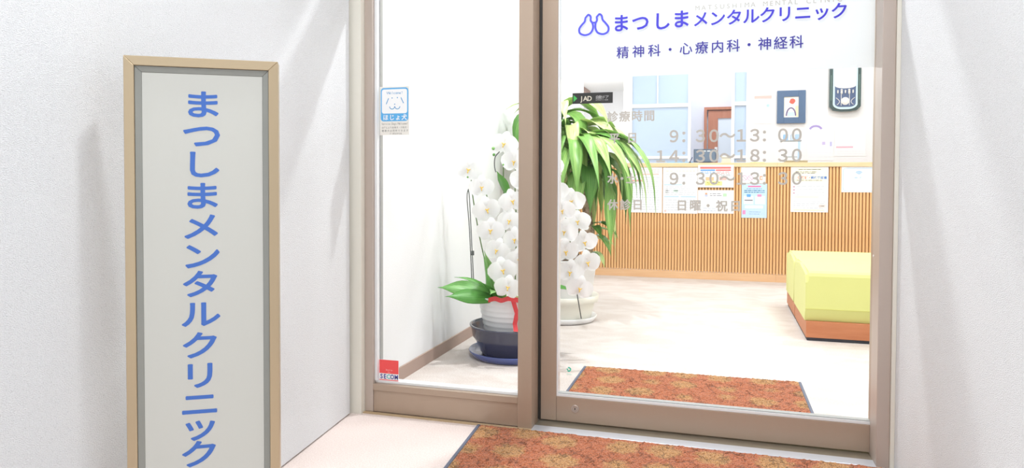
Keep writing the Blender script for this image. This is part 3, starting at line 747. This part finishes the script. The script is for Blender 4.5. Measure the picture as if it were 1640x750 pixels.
a, c = at_y(1256, 259, 6.63), at_y(1292, 256, 6.63)
t = empty('coin_tray', ((a.x+c.x)/2, 6.62, CT)); tag(t, 'flat olive-brown money tray on the counter edge', 'tray')
w = c.x-a.x; M_TRAY = mat('tray_olive', (170, 158, 128), .5)
obj('base', box(-w/2, w/2, -.06, .06, 0, .004), M_TRAY, t)
for q in ((-w/2, w/2, -.06, -.055), (-w/2, w/2, .055, .06), (-w/2, -w/2+.005, -.0545, .0545), (w/2-.005, w/2, -.0545, .0545)): obj('rim', box(*q, .0042, .018), M_TRAY, t)
a = at_y(1180, 260, 6.62)
t = empty('sticky_note_pad', (at_y(1213, 258, 6.64).x, 6.64, CT)); tag(t, 'pale yellow note pad lying on the counter', 'note pad')
obj('pages', box(-.06, .06, -.02, .03, 0, .006), mat('note_yellow', (240, 240, 150), .7), t)
obj('top_sheet', box(-.059, .059, -.019, .029, .0062, .0066), mat('note_yellow_light', (244, 244, 166), .7), t)
t = empty('file_tray', (at_y(1090, 258, 6.85).x, 6.85, CT)); tag(t, 'flat light blue document tray on the counter by the leaves', 'tray')
M_FT = mat('tray_blue', (150, 196, 236), .5)
obj('base', box(-.12, .12, -.08, .08, 0, .005), M_FT, t); obj('lip', box(-.12, .12, -.084, -.0805, 0, .018), M_FT, t)
t = empty('pen', (at_y(1105, 257, 6.66).x, 6.66, CT)); tag(t, 'dark pen leaning in a holder beside the slate-blue screen', 'pen')
obj('holder', lathe([(0, 0), (.012, 0), (.008, .012), (0, .014)], 16), M_BLACKP, t); obj('barrel', tube([(0, 0, .013), (.022, 0, .055)], .004), mat('pen_navy', (60, 72, 120), .4), t)

WYY = 7.998
t, bar, txt, lines, w, h = notice('white wall poster with a pale red header bar near the blue pane', 1205, 150, 1237, 198, mat('poster_white', (248, 248, 248), .7), WYY, 'wall_poster', 'poster', 'posters behind the reception')
bar(.1, .08, .95, .18, (250, 196, 190)); lines(.3, .5, 3, (222, 240, 244)); bar(.7, .36, .85, .46, (200, 236, 244)); lines(.6, .85, 4, (226, 240, 246))
t, bar, txt, lines, w, h = notice('white wall poster with pink and lilac shapes right of the desk device', 1293, 198, 1335, 257, mat('poster_white', (248, 248, 248), .7), WYY, 'wall_poster', 'poster', 'posters behind the reception')
b = stroke([(-w/2+.2*w+.06*math.cos(math.radians(q))+.03, h/2-.2*h+.05*math.sin(math.radians(q))) for q in range(20, 161, 14)], .022, -.0016)
obj('print', b, ink((172, 158, 216)), t); bar(.62, .05, .9, .5, (250, 240, 248)); bar(.56, .5, .68, .58, (206, 196, 236)); bar(.85, .5, .93, .62, (200, 200, 240)); lines(.66, .9, 3, (228, 232, 246))
t, bar, txt, lines, w, h = notice('white wall sheet with lilac print and a pink line by the door edge', 1337, 198, 1386, 250, mat('poster_white', (248, 248, 248), .7), WYY, 'wall_poster', 'poster', 'posters behind the reception')
lines(.08, .5, 5, (228, 228, 242), .1, .92, .014); bar(.05, .7, .6, .75, (252, 190, 206)); lines(.85, .92, 2, (232, 232, 240))

# picture
a, c = at_y(1245, 145.5, 7.97), at_y(1290, 197, 7.97)
t = empty('framed_picture', ((a.x+c.x)/2, 7.97, (a.z+c.z)/2)); tag(t, 'small picture with a red blot in a wide slate-blue frame', 'picture')
w, h = c.x-a.x, a.z-c.z; M_FR = mat('slate_frame', (86, 112, 146), .5)
ix, iz0, iz1 = w*.26, -h*.32, h*.31
obj('frame_side', box(-w/2, -ix, 0, .028, -h/2, h/2, .001), M_FR, t); obj('frame_side', box(ix, w/2, 0, .028, -h/2, h/2, .001), M_FR, t)
obj('frame_side', box(-ix+.0003, ix-.0003, 0, .028, iz1, h/2, .001), M_FR, t); obj('frame_side', box(-ix+.0003, ix-.0003, 0, .028, -h/2, iz0, .001), M_FR, t)
art = obj('artwork', box(-ix+.0004, ix-.0004, .010, .02, iz0+.0004, iz1-.0004), mat('art_paper', (246, 244, 236), .7), t)
obj('print', flat([(ix*.15+.03*math.cos(q*.7)*(1+.25*math.sin(q*3)), iz1*.55+.03*math.sin(q*.7)) for q in range(9)], .0095), ink((236, 110, 96)), art)
obj('print', stroke([(-.002+ix*.62*math.cos(math.radians(q)), iz0*.85+h*.24*math.sin(math.radians(q))) for q in range(0, 181, 12)], .014, .0094), ink((120, 108, 150)), art)
obj('print', rect(-ix*.5, ix*.45, iz0*.9, iz0*.5, .0096), ink((206, 226, 240)), art)
obj('print', rect(ix*.55, ix*.95, iz0*.95, iz1*.1, .0096), ink((240, 226, 190)), art)

# wall clock
a, c = at_y(1329, 106, 7.95), at_y(1378.5, 178, 7.95)
t = empty('wall_clock', ((a.x+c.x)/2, 7.95, c.z)); tag(t, 'dark green wall clock with a white face and ornament window', 'clock')
w, h = c.x-a.x, a.z-c.z
def u_shape(wd, z0, z1, r, dip):
    pts = [(-wd/2, z1), (-wd/2, z0+r)]
    for q in range(9):
        aa = math.radians(180+90*q/8*1.0); pts.append((-wd/2+r+r*math.cos(aa), z0+r*.6+r*.6*math.sin(aa)-0))
    for q in range(9):
        aa = math.radians(270+90*q/8); pts.append((wd/2-r+r*math.cos(aa), z0+r*.6+r*.6*math.sin(aa)))
    pts += [(wd/2, z0+r), (wd/2, z1)]
    return pts
def arch(pts): return pts
M_CASE = mat('clock_green', (62, 84, 84), .25, coat=.5)
obj('case', slab([(-w/2, h), (-w/2, .05), (-w*.38, .012), (-w*.15, 0), (w*.15, 0), (w*.38, .012), (w/2, .05), (w/2, h), (w*.36, h+.05), (-w*.36, h+.05)], 0, .045), M_CASE, t)
obj('bezel', slab(u_shape(w*.78, .022, h+.03, .09, 0), -.012, -.0003), mat('clock_ice', (206, 232, 240), .3), t)
obj('window', slab(u_shape(w*.66, .045, h*.56, .06, 0), -.0145, -.0125), mat('clock_navy', (84, 102, 138), .4), t)
dial = [(-w*.33, h*.56)]+[(w*.33*math.sin(math.radians(q)), h*.56-.028*math.cos(math.radians(q))) for q in range(-80, 81, 16)]+[(w*.33, h*.56), (w*.33, h+.02), (-w*.33, h+.02)]
obj('dial', slab(dial, -.018, -.0147), mat('clock_white', (250, 250, 250), .4), t)
orn = mat('clock_pearl', (232, 230, 226), .3)
for i, x in enumerate((-.24, -.12, 0, .12, .24)):
    s_ = 1.2 if i in (1, 3) else .8
    b = lathe([(0, -.024*s_), (.006*s_, -.02*s_), (.01*s_, -.004*s_), (.006*s_, .004*s_), (.011*s_, .014*s_), (0, .024*s_)], 12); o = obj('ornament', b, orn, t, (w*x, -.020, h*.43))
for x in (-.13, .13): obj('ornament_rod', tube([(w*x, -.018, .06), (w*x, -.018, h*.38)], .003, 6), orn, t)
b = lathe([(0, .010), (.02, .010), (.024, .004), (.036, .004), (.04, 0), (0, 0)], 24); bmesh.ops.rotate(b, verts=b.verts, matrix=Matrix.Rotation(math.pi/2, 3, 'X')); obj('pendulum', b, orn, t, (0, -.0147, h*.16+.03))
for s_ in (-1, 1):
    obj('scroll', tube([(s_*w*.30+s_*-.035*math.sin(q*.35), -.018, .14-q*.009) for q in range(9)], .003, 6), orn, t)
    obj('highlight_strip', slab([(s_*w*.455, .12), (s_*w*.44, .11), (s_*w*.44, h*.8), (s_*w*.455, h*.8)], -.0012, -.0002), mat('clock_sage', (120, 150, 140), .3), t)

# ------------------------------------------------------------------ bench units
def bench(label, y0, y1):
    t = empty('bench_seat', (.80, (y0+y1)/2, 0)); tag(t, label, 'bench', 'lime bench seats')
    L = (y1-y0)/2; x0, x1 = -.345, .345
    obj('plinth', box(x0+.012, x1-.012, -L+.015, L-.015, 0, .018), mat('bench_black', (46, 50, 62), .6), t)
    obj('wooden_base', box(x0+.006, x1-.006, -L+.008, L-.004, .0182, .109, .002), M_BENCHWOOD, t)
    pr = [(-L+.03, .1095), (-L+.004, .172), (-L, .18), (-L, .36), (-L+.008, .376), (-L+.03, .386), (0, .40), (L-.03, .394), (L-.004, .384), (L-.001, .36), (L-.001, .1095)]
    b = bmesh.new()
    lo = [b.verts.new((x0, y, z)) for y, z in pr]; hi = [b.verts.new((x1, y, z)) for y, z in pr]
    b.faces.new(lo); b.faces.new(hi[::-1])
    for i in range(len(pr)): b.faces.new((lo[i], hi[i], hi[(i+1) % len(pr)], lo[(i+1) % len(pr)]))
    bmesh.ops.bevel(b, geom=[e_ for e_ in b.edges if abs(e_.verts[0].co.x-e_.verts[1].co.x) < 1e-5 and e_.verts[0].co.z+e_.verts[1].co.z > .7], offset=.016, segments=3, affect='EDGES')
    cu = obj('cushion', b, M_LIME, t)
    obj('seam', tube([(x0+.004, -L-.0005, .1795), (x1-.004, -L-.0005, .1795)], .0012, 6), mat('lime_seam', (204, 204, 104), .8), cu)
    return t
bench('lime green upholstered bench seat on a wooden base, nearest the glass door', 4.18, 4.80)
bench('lime green upholstered bench seat on a wooden base, nearest the counter', 4.815, 5.36)

# ------------------------------------------------------------------ dracaena
def leaf_mat(name, stops):
    m = mat(name, (110, 170, 80), .38, spec=.4); ns, lk, b = nodes(m)
    uv = ns.new('ShaderNodeUVMap'); sx = ns.new('ShaderNodeSeparateXYZ'); lk.new(uv.outputs[0], sx.inputs[0])
    oi = ns.new('ShaderNodeObjectInfo')
    tc = ns.new('ShaderNodeTexCoord'); mp = ns.new('ShaderNodeMapping'); mp.inputs['Scale'].default_value = (14, 1.2, 1)
    lk.new(uv.outputs[0], mp.inputs[0]); n_ = ns.new('ShaderNodeTexNoise'); n_.inputs['Scale'].default_value = 2.; lk.new(mp.outputs[0], n_.inputs['Vector'])
    a1 = ns.new('ShaderNodeMath'); a1.operation = 'MULTIPLY_ADD'; lk.new(oi.outputs['Random'], a1.inputs[0]); a1.inputs[1].default_value = .55; lk.new(n_.outputs[0], a1.inputs[2])
    a2 = ns.new('ShaderNodeMath'); a2.operation = 'MULTIPLY'; lk.new(a1.outputs[0], a2.inputs[0]); a2.inputs[1].default_value = .7
    r = ramp(m.node_tree, a2.outputs[0], stops); lk.new(r.outputs[0], b.inputs['Base Color'])
    b.inputs['Subsurface Weight'].default_value = 0
    return m
M_LEAF = leaf_mat('dracaena_leaf', [(.25, (78, 132, 58)), (.45, (108, 162, 76)), (.62, (160, 200, 110)), (.78, (222, 232, 160))])
M_OLEAF = leaf_mat('orchid_leaf', [(.25, (70, 134, 54)), (.5, (104, 168, 80)), (.8, (172, 216, 142))])
def leaf(name, parent, base, az, elev, length, width, droop, m, seg=12, wave=.0, fold=.25, twist=None, roll=0.):
    b = bmesh.new(); uvl = b.loops.layers.uv.new('UVMap')
    p = Vector(base); el = elev; ds = length/seg; L = []; ph = random.uniform(0, 6)
    side0 = Vector((-math.sin(az), math.cos(az), 0)); twist = random.uniform(-.5, .5) if twist is None else twist
    for i in range(seg+1):
        t = i/seg
        d = Vector((math.cos(az)*math.cos(el), math.sin(az)*math.cos(el), math.sin(el)))
        nrm_ = side0.cross(d); tw = roll+twist*t; sd = side0*math.cos(tw)+nrm_*math.sin(tw); nn = sd.cross(d)
        wv = width*(math.sin(math.pi*min(1, t*.93+.09))**.75)*(1 if t < .55 else max(.0, 1-((t-.55)/.45)**1.7))
        wv = max(wv, .002 if t < 1 else .0006)/2
        wob = math.sin(ph+t*9)*wave*wv
        L.append([b.verts.new(p-sd*wv+nn*(-fold*wv+wob)), b.verts.new(p+nn*0.0), b.verts.new(p+sd*wv+nn*(-fold*wv-wob))])
        p = p+d*ds; el = el-droop*ds*(1.25 if t < .5 else .8)
        el = max(el, -1.5)
    for i in range(seg):
        for k in range(2):
            f = b.faces.new((L[i][k], L[i][k+1], L[i+1][k+1], L[i+1][k]))
            for lp, (u, v) in zip(f.loops, ((k/2, i/seg), ((k+1)/2, i/seg), ((k+1)/2, (i+1)/seg), (k/2, (i+1)/seg))): lp[uvl].uv = (u, v)
    me_ = bpy.data.meshes.new(name); b.to_mesh(me_); b.free()
    o = link(name, me_, m, parent, None, True)
    sm = o.modifiers.new('thick', 'SOLIDIFY'); sm.thickness = .0012; sm.offset = 0
    return o
pb = Vector((-.955, 4.37, 0))
plant = empty('dracaena', pb); tag(plant, 'tall leafy plant with long drooping green leaves in a white pot', 'plant')
M_POTW = mat('pot_white', (244, 244, 244), .35); M_POTC = mat('pot_cream', (240, 238, 226), .4)
obj('saucer', lathe([(0, 0), (.185, 0), (.20, .004), (.218, .034), (.214, .037), (.19, .012), (0, .010)]), M_POTW, plant, smooth=True)
obj('cream_bowl', lathe([(0, .0125), (.165, .0125), (.178, .02), (.196, .085), (.198, .12), (.224, .128), (.228, .165), (.222, .168), (.19, .14), (0, .10)]), M_POTC, plant, smooth=True)
obj('pot', lathe([(0, .105), (.172, .105), (.178, .12), (.214, .38), (.222, .382), (.222, .395), (.205, .395), (.20, .36), (0, .355)]), M_POTW, plant, smooth=True)
obj('soil', lathe([(0, .366), (.1, .364), (.195, .3605)], 32), mat('soil', (110, 86, 66), .95), plant)
M_BARK = mat('bark', (186, 154, 128), .9, bump=('n', 60, .8, (1, 1, 2))); add_noise_colour(M_BARK, [(.35, (140, 110, 88)), (.6, (204, 180, 156))], 40)
heads = [(.12, -.04, .97), (.03, .02, 1.13), (-.07, .06, 1.26), (.17, .02, .60)]
def cane(p, base, bend):
    return tube(catmull([(base[0], base[1], .34), (base[0]*.6+p[0]*.4+bend, base[1]*.6+p[1]*.4, .34+(p[2]-.34)*.45), p], 8), lambda t: (.034-.008*t)*(1+.06*math.sin(t*50)), 10)
obj('trunk', cane(heads[0], (.16, -.02), .02), M_BARK, plant, smooth=True)
obj('trunk', cane(heads[1], (.06, .05), .02), M_BARK, plant, smooth=True)
obj('trunk', cane(heads[2], (-.06, .04), -.02), M_BARK, plant, smooth=True)
obj('side_shoot', tube(catmull([(.165, -.02, .52), (.19, 0, .56), heads[3]], 4), .014, 8), M_BARK, plant, smooth=True)
random.seed(21)
for hi_, (hx_, hy_, hz_) in enumerate(heads[:3]):
    nL = (22, 27, 25)[hi_]
    for i in range(nL):
        t_ = i/nL; az = i*2.39996+hi_
        cx_ = math.cos(az)
        elev = .1+1.15*t_+random.uniform(-.15, .15); ln = random.uniform(.5, .72)*(1-.25*t_)
        if cx_ < 0: ln = min(ln, max(.16, (1.25+hx_+pb.x)/max(.2, -cx_*.72)))
        leaf('leaf', plant, (hx_+.02*cx_, hy_+.02*math.sin(az), hz_-.05+.09*t_), az, elev, ln, random.uniform(.078, .108), random.uniform(4.4, 6.4), M_LEAF, 14, .3)
for az, ln in ((-.9, .56), (-.5, .66), (-.2, .70), (-1.3, .6), (.1, .62), (-.7, .7), (-.35, .74), (-1.1, .66), (.35, .6), (-.05, .76), (-.25, .8), (.15, .8), (-.55, .82)):
    leaf('leaf', plant, (.06, -.02, 1.1), az, random.uniform(.4, .75), ln+.08, random.uniform(.062, .084), random.uniform(2.3, 3.3), M_LEAF, 14, .3)
for i, (az, ln) in enumerate(((-.3, .24), (-1.0, .22), (.3, .2), (-2.2, .2), (-.7, .26), (-.1, .18))):
    leaf('leaf', plant, (heads[3][0], heads[3][1], heads[3][2]-.02*i), az, .5, ln, .05, 7, M_LEAF, 9, .1)
for az in (-.4, -.9): leaf('leaf', plant, (.17, -.02, .43), az, .2, .16, .06, 10, M_LEAF, 8, .1)

# ------------------------------------------------------------------ orchid
ob = Vector((-.995, 3.39, 0))
orch = empty('orchid_plant', ob); tag(orch, 'white moth orchid with cascading blooms in a white ribbed pot', 'plant')
pl = empty('planter', ob); tag(pl, 'dark navy glazed planter on a blue saucer holding the orchid pot', 'planter')
M_NAVY = mat('navy_glaze', (70, 72, 92), .25, coat=.6); M_COB = mat('cobalt_glaze', (66, 82, 146), .2, coat=.7)
obj('bowl', lathe([(0, .012), (.15, .012), (.164, .03), (.172, .055), (.19, .085), (.204, .105), (.212, .15), (.219, .156), (.219, .163), (.210, .163), (.205, .15), (.19, .09), (.14, .045), (0, .043)], 64), M_NAVY, pl, smooth=True)
obj('saucer', lathe([(0, 0), (.19, 0), (.205, .004), (.224, .034), (.220, .038), (.195, .012), (0, .0105)], 64), M_COB, pl, smooth=True)
prof = [(0, .046), (.118, .046), (.128, .052)]
for i in range(9):
    z = .06+i*.026; r_ = .130+.0052*i
    prof += [(r_, z), (r_+.0028, z+.009), (r_+.001, z+.02)]
prof += [(.182, .30), (.186, .303), (.186, .308), (.176, .308), (.165, .27), (0, .265)]
obj('pot', lathe(prof, 64), mat('pot_glazed_white', (240, 241, 243), .3), orch, smooth=True)
obj('moss', lathe([(0, .29), (.1, .285), (.163, .274)], 32), mat('moss', (150, 150, 96), .95), orch)
M_STEM = mat('orchid_stem', (96, 122, 72), .5); M_STAKE = mat('stake_grey', (96, 98, 98), .5)
M_PETAL = mat('orchid_petal', (252, 252, 253), .55, spec=.3)
_n, _l, _b = nodes(M_PETAL); _tr = _n.new('ShaderNodeBsdfTranslucent'); _tr.inputs[0].default_value = (.97, .97, .98, 1); _ms = _n.new('ShaderNodeMixShader'); _ms.inputs[0].default_value = .45
_l.new(_b.outputs[0], _ms.inputs[1]); _l.new(_tr.outputs[0], _ms.inputs[2]); _l.new(_ms.outputs[0], _n['Material Output'].inputs[0])
M_LIP = mat('orchid_lip', (244, 206, 96), .5)
# one bloom, made once; copies share its meshes
def petal(b, ang_, ln, wd_, lift, y0):
    n_, k_ = 6, 4; G = []
    ca, sa = math.cos(ang_), math.sin(ang_)
    for i in range(n_+1):
        t = i/n_; wv = wd_*math.sin(math.pi*(t*.86+.10))**.7 if t < 1 else wd_*.25
        r_ = []
        for j in range(k_+1):
            s_ = (j/k_-.5)*wv; rr = t*ln
            y = y0-.012*math.sin(t*2.4)+lift*t*t+.25*s_*s_/max(wd_, .01)
            r_.append(b.verts.new((rr*ca-s_*sa, y, rr*sa+s_*ca)))
        G.append(r_)
    for i in range(n_):
        for j in range(k_): b.faces.new((G[i][j], G[i+1][j], G[i+1][j+1], G[i][j+1]))
b = bmesh.new()
petal(b, math.radians(90), .054, .044, .012, .002); petal(b, math.radians(222), .052, .040, .014, .002); petal(b, math.radians(318), .052, .040, .014, .002)
petal(b, math.radians(8), .058, .072, .010, -.003); petal(b, math.radians(172), .058, .072, .010, -.003)
PET = bpy.data.meshes.new('bloom'); b.to_mesh(PET); b.free(); PET.materials.append(M_PETAL)
for p_ in PET.polygons: p_.use_smooth = True
b = bmesh.new()
bmesh.ops.create_uvsphere(b, u_segments=8, v_segments=6, radius=.006, matrix=Matrix.Translation((0, -.016, 0)))
for a_ in (-.7, .7): tube([(0, -.016, 0), (.012*math.sin(a_), -.022, .004), (.019*math.sin(a_), -.02, .009)], lambda t: .0045-.002*t, 6, b)
tube([(0, -.016, -.003), (0, -.026, -.012), (0, -.022, -.022)], lambda t: .0055-.003*t, 6, b)
LIP = bpy.data.meshes.new('lip'); b.to_mesh(LIP); b.free(); LIP.materials.append(M_LIP)
def bloom(p, rz, rx, s_, ry=0.):
    o = link('bloom', PET, None, orch, p-ob); o.rotation_euler = (rx, ry, rz); o.scale = (s_,)*3
    link('lip', LIP, None, o).scale = (.62, .62, .62)
random.seed(5)
def spray(pxs, depths, start, mids):
    pts = [at_y(x, y, d) for (x, y), d in zip(pxs, depths)]
    path = [Vector(start)+ob]+[Vector(m_)+ob for m_ in mids]+[p+Vector((0, .035, .012)) for p in pts]
    obj('stem', tube(catmull([p-ob for p in path], 6), .0032, 6), M_STEM, orch, smooth=True)
    for p in pts:
        dz = math.atan2(-p.x, p.y)
        bloom(p, dz*.7+random.uniform(-.4, .4), random.uniform(-.15, .25), random.uniform(1.12, 1.28), random.uniform(-.25, .25))
LA = [(750, 272), (771, 300), (779, 336), (786, 370), (797, 402), (805, 434), (813, 461)]
spray(LA, [3.33, 3.30, 3.27, 3.24, 3.21, 3.18, 3.15], (-.09, -.02, .28), [(-.17, 0, .55), (-.22, .0, .82), (-.215, -.03, .94)])
LB = [(808, 232), (824, 259), (838, 290), (820, 323), (817, 355), (826, 384), (831, 417)]
spray(LB, [3.36, 3.33, 3.3, 3.28, 3.26, 3.24, 3.22], (-.03, .02, .28), [(-.05, .03, .6), (-.06, .02, .95), (-.03, 0, 1.06)])
LC = [(880, 270), (890, 305), (901, 338), (905, 371), (905, 403), (913, 436), (928, 462)]
spray(LC, [3.38, 3.34, 3.3, 3.27, 3.24, 3.22, 3.2], (.08, .0, .28), [(.09, .02, .6), (.11, .02, .9), (.14, 0, 1.0)])
LD = [(868, 300), (916, 322), (926, 356), (936, 388), (940, 421)]
spray(LD, [3.45, 3.42, 3.4, 3.37, 3.34], (.04, .06, .28), [(.06, .08, .6), (.12, .08, .88)])
LE = [(848, 250), (850, 330), (846, 380), (856, 420), (870, 380), (872, 440)]
spray(LE, [3.4, 3.34, 3.3, 3.27, 3.3, 3.27], (0, .03, .28), [(0, .05, .65), (.0, .04, .95)])
def pt(x, y, Y): return at_y(x, y, Y)-ob
for q in (((757, 462, 3.36), (752, 370, 3.36), (748, 318, 3.36), (750, 303, 3.36)), ((760, 462, 3.38), (755, 380, 3.38), (752, 320, 3.37), (750, 303, 3.36))):
    pts = [pt(*v) for v in q]; pts[0].z = .28; obj('stake', tube(catmull(pts, 4), .0026, 6), M_STAKE, orch)
obj('stake_clip', tube([pt(757, 402, 3.36), pt(757, 409, 3.36)], .008, 8), M_STAKE, orch)
obj('stake', tube([pt(924, 470, 3.2), pt(931, 511, 3.2)], .0022, 6), mat('stake_black', (44, 44, 44), .5), orch)
obj('stake', tube(catmull([pt(800, 243, 3.33), pt(793, 252, 3.33), pt(792, 266, 3.33), pt(794, 276, 3.33)], 4), .0028, 6), M_STAKE, orch)
for q, s_ in (((790, 238, 3.33), 1), ((791, 248, 3.33), .8), ((806, 264, 3.3), .6), ((749, 284, 3.33), .6)):
    b = bmesh.new(); bmesh.ops.create_uvsphere(b, u_segments=8, v_segments=6, radius=.009*s_); obj('bud', b, M_OLEAF, orch, pt(*q), True)
leaf('leaf', orch, (-.08, -.09, .30), math.radians(207), .42, .28, .105, 1.4, M_OLEAF, 12, .03, .12, .2, .75)
leaf('leaf', orch, (-.06, -.12, .30), math.radians(222), .2, .26, .09, .6, M_OLEAF, 12, .03, .12, .2, .7)
leaf('leaf', orch, (-.10, -.05, .30), math.radians(205), 1.0, .22, .035, 4.4, M_OLEAF, 10, .05, .2, 0, .5)
leaf('leaf', orch, (-.09, -.04, .29), math.radians(250), 1.45, .26, .07, 1.4, M_OLEAF, 10, .05, .15)
leaf('leaf', orch, (-.10, -.10, .29), math.radians(240), 1.5, .24, .085, .6, M_OLEAF, 10, .05, .15, .3, .3)
leaf('leaf', orch, (-.06, -.10, .29), math.radians(255), 1.0, .20, .065, 3.5, M_OLEAF, 10, .05, .15)
leaf('leaf', orch, (-.03, -.08, .29), math.radians(270), .8, .22, .07, 4.5, M_OLEAF, 10, .05, .15)
leaf('leaf', orch, (.09, .02, .29), math.radians(20), .7, .28, .08, 4.5, M_OLEAF, 10, .05, .2)
leaf('leaf', orch, (-.03, .0, .80), math.radians(250), 1.1, .16, .055, 2, M_OLEAF, 8, .05, .2)
# red ribbon
M_RED = mat('ribbon_red', (222, 66, 72), .4)
def ribbon(pts, wv):
    b = bmesh.new(); P_ = catmull(pts, 5); L = []
    for i, p in enumerate(P_): L.append((b.verts.new(p+Vector((0, 0, wv/2))), b.verts.new(p-Vector((0, .004, wv/2)))))
    for i in range(len(L)-1): b.faces.new((L[i][0], L[i][1], L[i+1][1], L[i+1][0]))
    return b
rb = obj('ribbon', ribbon([(-.07, -.185, .305), (-.03, -.205, .318), (0, -.20, .31), (.04, -.208, .322), (.09, -.18, .31)], .022), M_RED, orch)
rb.modifiers.new('thick', 'SOLIDIFY').thickness = .0015
b = bmesh.new()
q = [Vector((.06, -.202, .31)), Vector((.076, -.194, .25)), Vector((.064, -.188, .2)), Vector((.076, -.212, .168))]
for a_, c_ in zip(q, q[1:]):
    b.faces.new([b.verts.new(v) for v in (a_+Vector((-.011, 0, 0)), a_+Vector((.011, 0, 0)), c_+Vector((.011, 0, 0)), c_+Vector((-.011, 0, 0)))])
o = obj('ribbon_tail', b, M_RED, orch); o.modifiers.new('thick', 'SOLIDIFY').thickness = .0015
